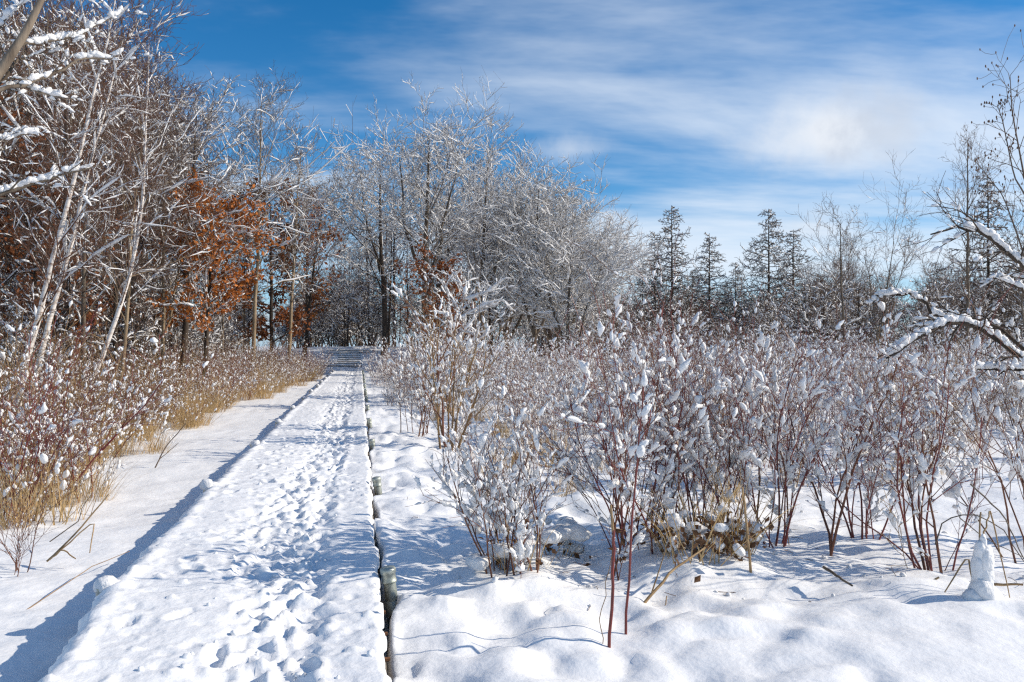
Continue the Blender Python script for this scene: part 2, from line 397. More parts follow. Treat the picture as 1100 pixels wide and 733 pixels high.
z = .014*fbm(UD*2, VD*2, 3, 71)+.012*fbm(UD*9, VD*9, 3, 74)-.022*np.abs(fbm(UD*16, VD*16, 2, 77))*sst(vn(UD*3, VD*3, 79), .45, .8)
rough_ = np.abs(fbm(UD*6.5, VD*5.5, 3, 81, .6))*2
z = z+band*(-.035+.095*(rough_-.25)+.028*fbm(UD*22, VD*20, 2, 85))
trough = np.exp(-((UD+.46+.05*np.sin(VD*.8)+.04*fbm(VD*2, VD*0, 2, 87))/.075)**2)*sst(vn(VD*2.2, VD*0, 88), .35, .7)
z = z-.028*trough+.012*np.exp(-((UD+.33+.05*np.sin(VD*.8))/.05)**2)
# scattered little pits and crumbs outside the track
pit = vn(UD*11, VD*11, 91); z = z-(1-band)*.016*sst(pit, .8, .93)+(1-band)*.02*sst(pit, .14, .05)
def dent(u0, v0, lu, lv, rot, dep):
    i0, i1 = np.searchsorted(vd, [v0-.5, v0+.5]); s_ = slice(i0, i1)
    a = UD[s_]-u0; b = VD[s_]-v0; c, s = math.cos(rot), math.sin(rot); p = (a*c+b*s)/lu; q = (-a*s+b*c)/lv
    rr_ = np.sqrt(p*p+q*q); z[s_] += -dep*(1-sst(rr_, .55, 1.15))+dep*.35*np.exp(-((rr_-1.45)/.28)**2)
rd = random.Random(4)
v0 = 2.2
while v0 < 34:
    for base, dp in ((-.47, .075), (-.66, .06), (-.86, .045)):
        if rd.random() < (.95 if base > -.5 else .7):
            dent(base+rd.gauss(0, .04)+.06*math.sin(v0*.55), v0+rd.uniform(-.15, .15), .055*rd.uniform(.8, 1.25), .14*rd.uniform(.75, 1.2), rd.gauss(0, .25), dp*rd.uniform(.35, .8))
    v0 += rd.uniform(.30, .46)
for _ in range(26): dent(rd.uniform(-1.5, -1.05), rd.uniform(3, 14), .05, .1, rd.gauss(0, .5), rd.uniform(.01, .03))
# rounded rims at both sides, skirts down to the boards
z = z-.05*sst(SDc, .955, 1.0)**1.5-.02*sst(1-SDc, .985, 1.0)
z = z+.02*np.exp(-((SDc-.93)/.03)**2)*(1+2*fbm(VD*4, VD*0, 2, 95))
z = np.where(SD < -.02, -.078, np.where(SD < 0, -.05, np.where(SD > 1.011, -.14, np.where(SD > 1, -.09, z))))
z = np.where((SD >= 0) & (SD <= 1), np.maximum(z, -.062+.008*rough_), z)
rise = sst(VD, V_END-4, V_END+1)*.12; z = z+rise
XD, YD = xy(UD, VD); a, b = XD.shape
idx = (np.arange(a-1)[:, None]*b+np.arange(b-1)[None]).ravel()
link('snow_cover', mesh_np('snow_cover', np.stack([XD, YD, z], -1).reshape(-1, 3), np.stack([idx, idx+b, idx+b+1, idx+1], -1), M['deck']), bw)
# crumbs of kicked up snow lying on the deck
r = np.random.default_rng(5); n = 170
cu = -.64+r.normal(0, .3, n); cvv = 2.6+r.random(n)**1.6*16; k = (cu < -.05) & (cu > -1.4); cu = cu[k]; cvv = cvv[k]
i = np.searchsorted(vd, cvv); j = np.clip((np.abs(cu)/deckw(cvv)*75).astype(int)+2, 0, b-1); cz = z[np.minimum(i, a-1), j]
cx, cy = xy(cu, cvv); s_ = .006+.018*r.random(len(cu))**2
crumbs = Bag().add(*blobs(r, np.stack([cx, cy, cz+s_*.2], -1), r.normal(0, 1, (len(cu), 3)), s_*1.2, s_, s_*.8, 1, .15))
tag(crumbs.obj('snow_crumbs', M['deck'], bw), kind='stuff')
# planks across, seen end-on along the right edge
ang = math.atan2(N2[1], N2[0])
pm = Bag().add(*box(-.5, .5, -.066, .066, -.04, 0)).mesh('plank', M['wood'], False)
far_planks = Bag(); v = 2.0; cnt = 0
while v < V_END+.5:
    L = float(deckw(v))-.24; e = rd.uniform(-.012, .012); cu_ = -.012+e-L/2; X_, Y_ = xy(cu_, v)
    if v < 17:
        o = link('plank', pm, bw); o.location = (X_, Y_, -.082+rd.uniform(-.004, .002)); o.rotation_euler = (0, rd.uniform(-.004, .004), ang+rd.uniform(-.006, .006)); o.scale = (L, 1, 1)
    else:
        Vb, Fb = box(-.5*L, .5*L, -.066, .066, -.04, 0); c, s = math.cos(ang), math.sin(ang)
        Vr = np.stack([Vb[:, 0]*c-Vb[:, 1]*s+X_, Vb[:, 0]*s+Vb[:, 1]*c+Y_, Vb[:, 2]-.082], -1); far_planks.add(Vr, Fb)
    v += .142
tag(far_planks.obj('plank_run', M['wood'], bw, False), kind='stuff')
# stringers under the planks
for uo, nm in ((-.05, 'stringer'), (-.75, 'stringer'), (-1.2, 'stringer')):
    Vb, Fb = box(uo-.045, uo, 1.0, V_END, -.31, -.126); X_, Y_ = xy(Vb[:, 0], Vb[:, 1])
    Bag().add(np.stack([X_, Y_, Vb[:, 2]], -1), Fb).obj(nm, M['wood'], bw, False)
# galvanised pipe piles
def lathe(prof, s=14):
    pr = np.array(prof, float); a = np.arange(s)*2*math.pi/s
    V = np.stack([pr[:, 0:1]*np.cos(a), pr[:, 0:1]*np.sin(a), np.repeat(pr[:, 1:2], s, 1)], -1).reshape(-1, 3)
    i = (np.arange(len(pr)-1)[:, None]*s+np.arange(s)[None]); j = (np.arange(len(pr)-1)[:, None]*s+((np.arange(s)+1) % s)[None])
    return V, np.stack([i, j, j+s, i+s], -1).reshape(-1, 4)
pile_me = Bag().add(*lathe([(.043, -1.1), (.043, -.06)])).mesh('pile', M['steel'])
cap_me = Bag().add(*lathe([(.0, .028), (.03, .027), (.05, .02), (.054, .008), (.054, -.012), (.048, -.02), (.0475, -.062), (.052, -.066), (.052, -.078), (.043, -.082)])).mesh('cap', M['steel'])
sl = Bag().add(*lathe([(.0435, -.20), (.0505, -.2), (.0505, -.44), (.0435, -.44)]))
V_, F_ = box(.012, .032, -.06, -.048, -.70, -.43); V_[[0, 1, 2, 3], 0] = .022+(V_[[0, 1, 2, 3], 0]-.022)*.35; sl.add(V_, F_)
sleeve_me = sl.mesh('sleeve', M['steel'])
bolt_me = Bag().add(*lathe([(0, .02), (.011, .019), (.012, 0), (.012, -.01)], 6)).mesh('bolt', M['bolt'], False)
for i, pv in enumerate(POSTS):
    X_, Y_ = xy(.052, pv)
    p = link('pile', pile_me, bw); p.location = (X_, Y_, .025); p.rotation_euler = (math.radians(3), math.radians(-7), 0)
    c = link('cap', cap_me, p); s = link('sleeve', sleeve_me, p)
    if i < 4:
        for zz_, an in ((-.30, -100), (-.36, -60), (-.26, 20)):
            q = link('bolt', bolt_me, p); q.location = (.05*math.cos(math.radians(an)), .05*math.sin(math.radians(an)), zz_); q.rotation_euler = (0, math.radians(90), math.radians(an))
# left piles: only a crusted snow cap shows above the deck edge
for i, pv in enumerate(POSTS):
    X_, Y_ = xy(-float(deckw(pv))+.0, pv+.05)
    p = link('pile', pile_me, bw); p.location = (X_, Y_, -.02); c = link('cap', cap_me, p)
    rb = np.random.default_rng(100+i); sc = 1.0 if i < 3 else .8
    Bag().add(*blobs(rb, np.array([[0, 0, .03], [.05, .02, -.0], [-.02, .04, .0]]), np.array([[1., 0, .2]]*3), np.array([.075, .06, .05])*sc, np.array([.06, .05, .05])*sc, np.array([.06, .045, .04])*sc, 2, .05)).obj('snow_cap', M['clump'], p)
# bolt heads poking out of the plank ends beside the first piles
for v_, u_ in ((4.55, .0), (4.95, .0), (5.35, .0), (6.3, .0), (6.9, .0)):
    X_, Y_ = xy(u_+.002, v_); q = link('bolt', bolt_me, bw); q.location = (X_, Y_, -.1); q.rotation_euler = (0, math.radians(90), ang)
# bare plank landing at the far end, half blown free of snow
land = empty('plank_landing', 'bare grey plank landing at the far end of the boardwalk below the snow bank', 'landing')
for i in range(9):
    v_ = V_END+1.8+i*1.0; L = 3.6+rd.uniform(-.3, .3); X_, Y_ = xy(-1.1+.05*i+rd.uniform(-.2, .2), v_)
    zt = .18+i*.125
    o = link('plank', Bag().add(*box(-L/2, L/2, -.42, .42, -.09, 0)).mesh('plank', M['pale_wood'], False), land)
    o.location = (X_, Y_, zt+.06); o.rotation_euler = (0, rd.uniform(-.01, .01), ang+rd.uniform(-.02, .02))
    rb = np.random.default_rng(300+i); nb = 16
    pc = np.stack([rb.uniform(-L/2, L/2, nb), rb.uniform(-.15, .3, nb), np.full(nb, .0)], -1)
    Bag().add(*blobs(rb, pc, np.array([[1., 0, 0]]*nb), rb.uniform(.3, .9, nb), rb.uniform(.12, .25, nb), rb.uniform(.03, .07, nb), 1, .05)).obj('snow_patch', M['deck'], o)

# ------------------------------------------------------------------ trees
def trunk_path(r, H, lean=(0, 0), k=11, wig=.02, bow=0):
    t = np.linspace(0, 1, k); p = np.stack([lean[0]*t+bow*np.sin(t*math.pi), lean[1]*t, H*t], -1)
    p[1:, :2] += np.cumsum(r.normal(0, wig*H/k*1.6, (k-1, 2)), 0)
    return p[None]
def trunk_r(r0, k=11, top=.12):
    t = np.linspace(0, 1, k); R = r0*(top+(1-top)*(1-t)**.85); R[0] *= 1.35; return R[None]
PROF = {
 'round': lambda t: .35+1.0*np.sin(np.clip((t-.15)/.85, 0, 1)*math.pi)**.7*(1-.35*t),
 'cone': lambda t: np.clip(1.12-t, .06, 1),
 'column': lambda t: .65+.35*np.sin(t*math.pi),
 'vase': lambda t: .55+.55*t,
}
def leaves(r, P, n, size, drop=.1):
    c, T = pick(r, P, n, (.1, 1)); c = c+r.normal(0, drop, c.shape)
    a = unit(r.normal(0, 1, (n, 3))+np.array([0, 0, -.6])); b = unit(np.cross(a, r.normal(0, 1, (n, 3)))); s = size*r.uniform(.6, 1.3, (n, 1))
    nrm = np.cross(a, b)
    V = np.stack([c-a*s*.1, c+a*s*.45+b*s*.36+nrm*s*.1, c+a*s, c+a*s*.45-b*s*.36+nrm*s*.1], 1).reshape(-1, 3)
    return V, np.arange(n*4).reshape(-1, 4)
def tree(name, label, seed, H, r0, lean=(0, 0), bow=0, n1=14, t1=(.3, .98), a1=(35, 65), l1=.38, prof='round', up1=.35, n2=7, n3=6, n4=4, l2=.5, l3=.45, l4=.5,
         bark='bark_grey', twig='twig_grey', snow=(.035, .6, .5, .35), leaf=None, nleaf=0, lsize=.12, rt=.006, wig=.18, up=.3, limbs=True, forks=(), group=None, cat='tree', rr1=.42, twk=1.0, a2=(30, 60), tk=.02):
    r = np.random.default_rng(seed)
    root = empty(name, label, cat, group)
    TP = trunk_path(r, H, lean, bow=bow, wig=tk); TR = trunk_r(r0)
    tb = Bag().add(*tubes(TP, TR, 9)); TPs = [TP]; TRs = [TR]
    for (tf, fx, fy, fl) in forks:               # extra leaders leaving the trunk at tf
        i = int(tf*10); k = 11; t = np.linspace(0, 1, k)
        fp = TP[0, i]+np.stack([fx*fl*(t**.7), fy*fl*(t**.7), fl*t], -1); fp[1:, :2] += np.cumsum(r.normal(0, .012*fl, (k-1, 2)), 0)
        fr = TR[0, i]*.72*(.15+.85*(1-t)); tb.add(*tubes(fp[None], fr[None], 7)); TPs.append(fp[None]); TRs.append(fr[None])
    tb.obj('trunk', M[bark], root)
    TPa = np.concatenate(TPs); TRa = np.concatenate(TRs)
    P1, R1, _ = sprout(r, TPa, TRa, n1, t1, a1, l1, 6, up1, wig*.7, rr1, rt*1.6, .3, PROF[prof])
    P2, R2, q2 = sprout(r, P1, R1, n2, (.15, 1), a2, l2, 5, up, wig, .6, rt*1.1, .35)
    if limbs:
        for i in range(len(P1)):
            m = q2 == i
            Bag().add(*tubes(P1[i:i+1], R1[i:i+1], 6)).add(*tubes(P2[m], R2[m], 3)).obj('limb', M[bark if bark != 'bark_birch' else twig], root)
    else:
        Bag().add(*tubes(P1, R1, 5)).add(*tubes(P2, R2, 3)).obj('branches', M[bark if bark != 'bark_birch' else twig], root)
    sb = Bag(); wd, c1_, c2_, c3_ = snow
    P3, R3, _ = sprout(r, P2, R2, n3, (.15, 1), (25, 60), l3, 3, up, wig, .65, rt*.8, .5)
    tw = Bag().add(*tubes(P3, R3, 3)); last = P3
    if n4:
        P4, R4, _ = sprout(r, P3, R3, n4, (.15, 1), (25, 60), l4, 1, up, wig, .8, rt*.62*twk, .7)
        tw.add(*tubes(P4, R4, 3)); last = P4
    tg = tw.obj('twigs', M[twig], root); tg['kind'] = 'stuff'
    if wd > 0:
        sb.add(*snow_strip(r, P1, R1, wd*1.5, c1_, 4)).add(*snow_strip(r, P2, R2, wd*1.2, c2_, 3)).add(*snow_strip(r, P3, R3, wd*.9, c3_, 3))
        if n4 and c3_ > .3:
            m = r.random(len(P4)) < c3_*.85; sb.add(*snow_strip(r, P4[m], R4[m], wd*.95, .9, 3))
        so_ = sb.obj('snow', M['clump'], root)
    if leaf:
        lo = Bag().add(*leaves(r, np.concatenate([P3]) if n4 == 0 else P3, nleaf, lsize)).obj('leaves', M[leaf], root, False); lo['kind'] = 'stuff'
    return root

def loose(root, px, d, top=None, rz=0, s=1.0, sink=.08):
    if top is not None: s = (CAMZ+(HZ-top)/F*d-on(px, d, sink)[2])/zmax(root)
    root.location = on(px, d, sink); root.rotation_euler = (0, 0, rz); root.scale = (s, s, s); return root

# --- left: birches close to the frame edge
BS = (.022, .6, .45, .26)
loose(tree('birch_tree', 'stout leaning white birch nearest the left edge of the photo', 201, 10.2, .082, (2.2, .4), n1=20, t1=(.25, .97), a1=(35, 60), l1=.22, rr1=.3, prof='column', n2=7, n3=6, n4=4, bark='bark_birch', twig='twig_rust', snow=BS, rt=.0055), 4, 14.0, -70)
loose(tree('birch_tree', 'slimmer white birch leaning right beside the stout one', 202, 9.2, .068, (1.9, .7), n1=17, t1=(.28, .97), a1=(35, 60), l1=.22, rr1=.3, prof='column', n2=7, n3=6, n4=4, bark='bark_birch', twig='twig_rust', snow=BS, rt=.0055), 18, 14.8, -30)
loose(tree('birch_tree', 'birch leaning strongly right behind red shrubs, third from left', 203, 10.6, .074, (2.0, .2), bow=.75, n1=18, t1=(.3, .97), a1=(35, 58), l1=.22, rr1=.3, prof='column', n2=7, n3=6, n4=4, bark='bark_birch', twig='twig_brown', snow=BS, rt=.0055), 74, 18.0, -10)
loose(tree('birch_tree', 'thin upright pale birch between leaning birch and forked maple', 204, 9.5, .07, (.8, .2), n1=17, t1=(.3, .97), a1=(35, 65), l1=.26, prof='column', n2=7, n3=6, n4=3, bark='bark_tan', twig='twig_brown', snow=BS, rt=.0055), 122, 19.5, 60)
# --- leaning tree outside the frame whose snowy boughs hang into the upper left corner
lt = empty('leaning_tree', 'brown leaning tree at upper left corner with thick snowy boughs', 'tree')
def boughs(root, r, lst, bark, twig, rad, sw, tn=7, sub=1, cover=.85, snowname='snow', tl=.22, tup=.25):
    for j, (pts, r0, r1) in enumerate(lst):
        pts = np.array(pts, float); t = np.linspace(0, 1, len(pts)); tt = np.linspace(0, 1, 13)
        P = np.stack([np.interp(tt, t, pts[:, a]) for a in range(3)], -1)
        P[1:-1] = (P[:-2]+2*P[1:-1]+P[2:])/4; P[1:-1] += r.normal(0, .012, P[1:-1].shape)
        R = np.linspace(r0, r1, 13); P = P[None]; R = R[None]
        bg_ = Bag().add(*tubes(P, R, 7))
        Pb, Rb, _ = sprout(r, P, R, tn, (.15, 1), (30, 60), tl, 5, tup, .14, .55, .004, .4)
        Pc, Rc, _ = sprout(r, Pb, Rb, 4, (.2, 1), (25, 55), .5, 3, tup, .14, .7, .003, .6)
        bg_.add(*tubes(Pb, Rb, 5)).add(*tubes(Pc, Rc, 4))
        o = bg_.obj('bough', M[bark], root)
        s_ = Bag(); n = int(np.linalg.norm(np.diff(P[0], axis=0), axis=-1).sum()/(sw*.85))+2
        c, T = pick(r, P, n); m = (vn(c[:, 0]*2.1+j*7, c[:, 2]*2.1, 3) < cover) & (np.abs(T[:, 2]) < .86); c, T = c[m], T[m]
        if len(c):
            a_ = sw*r.uniform(.6, 1.7, len(c)); b_ = sw*r.uniform(.3, .8, len(c)); s_.add(*blobs(r, c+np.array([0, 0, 1.])*(b_*.85+r0*.7)[:, None], T, a_, b_, b_*1.1, sub, .2))
        for PP, q, kk in ((Pb, .75, 1.8), (Pc, .45, .8)):
            n = int(len(PP)*kk); c, T = pick(r, PP, n, (.1, 1)); m = np.abs(T[:, 2]) < .93; c, T = c[m], T[m]
            a_ = sw*q*r.uniform(.8, 1.8, len(c)); b_ = sw*q*r.uniform(.35, .7, len(c)); s_.add(*blobs(r, c+np.array([0, 0, 1.])*(b_*.8)[:, None], T, a_, b_, b_, sub, .2))
        if s_.n: s_.obj(snowname, M['clump'], o)
r = np.random.default_rng(31)
base = at(-260, 9.2); base[2] = g1(base)-.1
tp = np.array([base, at3(-120, 270, 9.3), at3(-40, 130, 9.4), at3(2, 72, 9.5), at3(28, 32, 9.6), at3(52, -20, 9.7), at3(80, -90, 9.8)])
tt = np.linspace(0, 1, 15); ts = np.linspace(0, 1, len(tp)); P = np.stack([np.interp(tt, ts, tp[:, a]) for a in range(3)], -1)
Bag().add(*tubes(P[None], np.linspace(.09, .019, 15)[None], 9)).obj('trunk', M['bark_grey'], lt)
boughs(lt, r, [
    ([at3(-70, 235, 9.3), at3(0, 210, 9.6), at3(45, 193, 9.8), at3(98, 180, 10)], .03, .008),
    ([at3(-30, 118, 9.4), at3(12, 72, 9.6), at3(30, 58, 9.8), at3(58, 56, 10)], .022, .007),
    ([at3(-25, 100, 9.4), at3(25, 92, 9.7), at3(70, 107, 9.9)], .02, .006),
    ([at3(-5, 98, 9.4), at3(50, 82, 9.8), at3(85, 63, 10.1), at3(125, 60, 10.3)], .024, .006),
    ([at3(-60, 165, 9.3), at3(-5, 150, 9.5), at3(36, 143, 9.7)], .02, .006),
    ([at3(18, 50, 9.6), at3(50, 44, 9.9), at3(84, 40, 10.2), at3(132, 8, 10.5)], .018, .005),
    ([at3(44, 0, 9.7), at3(70, -10, 9.9), at3(110, 2, 10.1)], .018, .005),
    ([at3(-40, 60, 9.4), at3(-5, 30, 9.6), at3(20, 5, 9.8)], .02, .006)], 'bark_grey', 'twig_rust', .02, .045, tn=9, tl=.28, cover=.75)

# --- left wood: single trees
loose(tree('maple_tree', 'tan barked forked maple standing left of orange oak', 211, 9.6, .085, (.1, 0), forks=((.38, .10, .1, 5.4),), n1=12, t1=(.4, .97), a1=(30, 60), l1=.33, n2=7, n3=6, n4=4, bark='bark_tan', twig='twig_grey', snow=(.026, .6, .45, .28), rt=.006, prof='round'), 176, 26, 120)
loose(tree('ash_tree', 'tall dark trunked tree with heavy snow on its upper crown', 212, 9.9, .13, (.3, 0), forks=((.45, -.16, .1, 4.6),), n1=14, t1=(.4, .98), a1=(30, 65), l1=.34, n2=7, n3=6, n4=3, bark='bark_dark', twig='twig_grey', snow=(.036, .75, .6, .42), rt=.007), 196, 30, 85)
loose(tree('aspen_tree', 'tall slender pale aspen with bare fine top against the blue', 213, 13.4, .11, (.5, 0), n1=24, t1=(.3, .99), a1=(25, 50), l1=.2, prof='column', n2=7, n3=6, n4=3, bark='bark_tan', twig='twig_grey', snow=(.025, .6, .4, .25), rt=.008), 271, 44, 78)
loose(tree('aspen_tree', 'slender pale aspen just left of the boardwalk end', 214, 11.6, .10, (.4, .2), n1=22, t1=(.3, .99), a1=(28, 55), l1=.22, prof='column', n2=7, n3=6, n4=3, bark='bark_tan', twig='twig_grey', snow=(.03, .7, .55, .35), rt=.008), 308, 50, 128)
loose(tree('maple_tree', 'dark snowy maple leaning right over the far boardwalk', 215, 9.8, .12, (1.2, 0), n1=14, t1=(.3, .98), a1=(35, 70), l1=.38, n2=7, n3=6, n4=3, bark='bark_dark', twig='twig_grey', snow=(.04, .85, .7, .5), rt=.009), 326, 60, 172)
loose(tree('oak_tree', 'small oak full of bright orange leaves in left wood', 216, 7.4, .10, (.2, 0), n1=20, t1=(.36, .98), a1=(45, 85), l1=.25, n2=7, n3=5, n4=3, bark='bark_dark', twig='twig_brown', snow=(.034, .8, .65, .5), leaf='leaf', nleaf=4600, lsize=.15, rt=.007), 218, 27, 188)
loose(tree('oak_tree', 'orange leaved oak behind the two pale aspens', 217, 9.6, .13, (0, 0), n1=22, t1=(.14, .98), a1=(50, 85), l1=.30, n2=7, n3=5, n4=3, bark='bark_dark', twig='twig_brown', snow=(.03, .6, .5, .35), leaf='leaf', nleaf=3200, lsize=.19, rt=.009), 330, 70, 200)
loose(tree('oak_tree', 'rusty leaved oak behind the birches at left edge', 218, 8.4, .12, (0, 0), n1=20, t1=(.2, .98), a1=(50, 80), l1=.36, n2=7, n3=5, n4=3, bark='bark_dark', twig='twig_rust', snow=(.024, .5, .4, .3), leaf='leaf_rust', nleaf=5600, lsize=.16, rt=.007), 38, 23, 130)
loose(tree('oak_tree', 'rust coloured oak between orange oak and tall aspen', 219, 8.6, .12, (0, 0), n1=20, t1=(.16, .98), a1=(50, 80), l1=.3, n2=7, n3=5, n4=3, bark='bark_dark', twig='twig_rust', snow=(.028, .6, .5, .35), leaf='leaf_rust', nleaf=4200, lsize=.18, rt=.008), 292, 52, 195)
loose(tree('birch_tree', 'tall thin brown tree whose bare top reaches the upper frame edge', 220, 12.2, .11, (.9, 0), n1=24, t1=(.35, .99), a1=(25, 50), l1=.22, prof='column', n2=7, n3=6, n4=3, bark='bark_grey', twig='twig_brown', snow=(.02, .4, .25, .15), rt=.007), 130, 27, 12)

# --- centre: large snowy oaks beyond the boardwalk's end
OS = (.042, .9, .85, .8)
loose(tree('oak_tree', 'largest snowy oak with broad crown right of the boardwalk end', 231, 17.6, .30, (.3, 0), forks=((.3, .22, 0, 11.5), (.4, -.24, .1, 9.5)), n1=14, t1=(.28, .98), a1=(30, 65), l1=.36, n2=7, n3=5, n4=4, rr1=.34, bark='bark_grey', twig='twig_grey', snow=OS, rt=.0105), 455, 54, 95)
loose(tree('oak_tree', 'tall snowy oak with forked trunk right behind the largest oak', 232, 16.8, .27, (.8, 0), forks=((.35, .3, 0, 10.0),), n1=15, t1=(.25, .98), a1=(30, 65), l1=.36, n2=7, n3=5, n4=4, rr1=.34, bark='bark_grey', twig='twig_grey', snow=OS, rt=.0105), 515, 59, 112)
loose(tree('oak_tree', 'dark trunked snowy oak directly behind the boardwalk end', 233, 16.0, .26, (-.6, 0), forks=((.4, -.26, 0, 8.5),), n1=15, t1=(.3, .98), a1=(35, 70), l1=.36, n2=7, n3=5, n4=4, rr1=.34, bark='bark_dark', twig='twig_grey', snow=OS, rt=.0105), 413, 62, 128)
loose(tree('maple_tree', 'round frosted maple on the right shoulder of the oak group', 234, 13.6, .2, (.6, 0), forks=((.2, .35, 0, 9.5), (.25, -.2, .1, 9.5)), n1=14, t1=(.18, .98), a1=(30, 70), l1=.40, n2=7, n3=5, n4=4, rr1=.34, bark='bark_grey', twig='twig_grey', snow=(.042, .9, .85, .85), rt=.010), 572, 57, 165)
loose(tree('maple_tree', 'lowest round frosted maple at right end of the oak group', 235, 10.0, .15, (.5, 0), forks=((.15, .4, 0, 7.2), (.2, -.3, .1, 7.0)), n1=14, t1=(.14, .98), a1=(30, 70), l1=.42, n2=7, n3=5, n4=4, rr1=.34, bark='bark_grey', twig='twig_grey', snow=(.042, .9, .9, .9), rt=.0095), 606, 55, 222)
m1 = loose(tree('maple_tree', 'broad frosted maple behind the lowest round one', 238, 10.0, .15, (-.3, 0), forks=((.1, .4, 0, 7.2), (.15, -.35, .1, 7.4), (.2, .05, .3, 7)), n1=14, t1=(.1, .98), a1=(30, 70), l1=.42, n2=7, n3=5, n4=4, rr1=.34, bark='bark_grey', twig='twig_brown', snow=(.042, .9, .85, .82), rt=.0095), 598, 62, 192)
dup(m1, on(626, 64, .1), 2.0, m1.scale[0]*.82, 'small frosted maple at far right foot of the oak group'); dup(m1, on(545, 66, .1), 4.0, m1.scale[0]*1.08, 'frosted maple hidden behind the forked trunk oak')
loose(tree('beech_sapling', 'young tree with russet dead leaves under the largest oak', 236, 6.5, .07, (.2, 0), n1=16, t1=(.2, .98), a1=(45, 75), l1=.36, n2=6, n3=5, n4=2, bark='bark_dark', twig='twig_rust', snow=(.04, .7, .6, .4), leaf='leaf_rust', nleaf=1800, lsize=.2, rt=.009), 470, 46, 262)
loose(tree('sapling', 'leaning snow laden sapling rising from the thicket by the boardwalk', 237, 4.6, .05, (1.4, 0), n1=14, t1=(.2, .98), a1=(35, 70), l1=.36, n2=6, n3=4, n4=2, bark='bark_dark', twig='twig_brown', snow=(.045, .95, .85, .6), rt=.006), 462, 26, 285)

# --- right: tamaracks and bare trees
def tamarack(label, seed, H, wdt):
    return tree('tamarack_tree', label, seed, H, H*.011, (0, 0), n1=105, t1=(.06, .99), a1=(68, 98), l1=wdt*1.35, prof='cone', up1=-.12, n2=8, n3=5, n4=0, l2=.36, l3=.35, bark='bark_dark', twig='needle', snow=(.055, .4, .32, .14), rt=.023, up=.05, limbs=False, wig=.1, tk=.006, a2=(40, 70))
tk1 = loose(tamarack('slim tamarack, leftmost and snowiest of the dark conifers', 241, 13.4, .22), 722, 72, 222)
tk2 = loose(tamarack('broad dark tamarack, tallest of the right pair', 244, 13.9, .25), 826, 76, 225)
def again(src, px, d, top, rz, lab, sx=1.0):
    q = (CAMZ+(HZ-top)/F*d-on(px, d, .08)[2])/zmax(src); return dup(src, on(px, d, .08), rz, (q*sx, q*sx, q), lab)
again(tk2, 704, 78, 250, 1.9, 'tamarack overlapping the leftmost conifer on its left side', .95)
again(tk1, 762, 78, 252, 2.6, 'short tamarack in the gap between the two tall pairs', 1.15)
again(tk1, 852, 78, 248, 4.1, 'tamarack on the right flank of the broad dark one', 1.2)
tmk = again(tk2, 690, 84, 284, 5.0, 'small tamarack at foot of the leftmost conifers')
for px_, d_, tp_, lb_ in ((744, 86, 290, 'small far tamarack just left of the short conifer'), (790, 88, 282, 'small far tamarack left of the broad dark one'), (884, 84, 296, 'far tamarack under the thin bare birch'), (925, 88, 304, 'far tamarack behind the wide forked bare tree'), (1006, 82, 282, 'far tamarack left of the tallest bare tree')):
    dup(tmk, on(px_, d_, .1), px_*.7, tmk.scale[2]*(CAMZ+(HZ-tp_)/F*d_)/(CAMZ+(HZ-284)/F*84), lb_)
TB = dict(n2=6, n3=5, n4=2, bark='bark_grey', twig='twig_brown', rt=.008)
loose(tree('birch_tree', 'thin bare birch with pale trunk right of the tamaracks', 251, 8.6, .085, (.0, 0), n1=18, t1=(.25, .98), a1=(28, 55), l1=.26, prof='column', snow=(.03, .3, .3, .15), **TB), 905, 37, 208)
loose(tree('alder_tree', 'bare tree with wide forked top leaning right against pale cloud', 252, 8.6, .09, (1.2, 0), forks=((.4, .32, 0, 5.0), (.3, -.2, 0, 5.2)), n1=9, t1=(.35, .98), a1=(20, 45), l1=.34, prof='vase', snow=(.03, .3, .25, .12), **TB), 938, 33, 178)
loose(tree('birch_tree', 'tallest bare tree with pale trunk near the right edge', 253, 12.3, .11, (.2, 0), n1=22, t1=(.35, .99), a1=(28, 50), l1=.19, prof='column', snow=(.03, .25, .2, .1), **TB), 1038, 43, 135)
again(tk1, 1062, 56, 190, 1.2, 'dark fine twigged conifer behind the tallest bare tree')
loose(tree('alder_tree', 'low bare multi stemmed tree between forked tree and right edge', 255, 6.6, .07, (.3, 0), forks=((.1, .3, 0, 5.4), (.1, -.3, .1, 5.2), (.15, .05, .1, 5.6)), n1=9, t1=(.3, .98), a1=(20, 45), l1=.3, prof='vase', snow=(.03, .35, .3, .15), **TB), 992, 34, 262)
loose(tree('alder_tree', 'dark bare tree cut by the right frame edge', 256, 9.0, .08, (-.3, 0), forks=((.25, -.2, 0, 5.8),), n1=14, t1=(.3, .98), a1=(25, 50), l1=.27, prof='column', snow=(.03, .35, .3, .15), **TB), 1110, 30, 180)

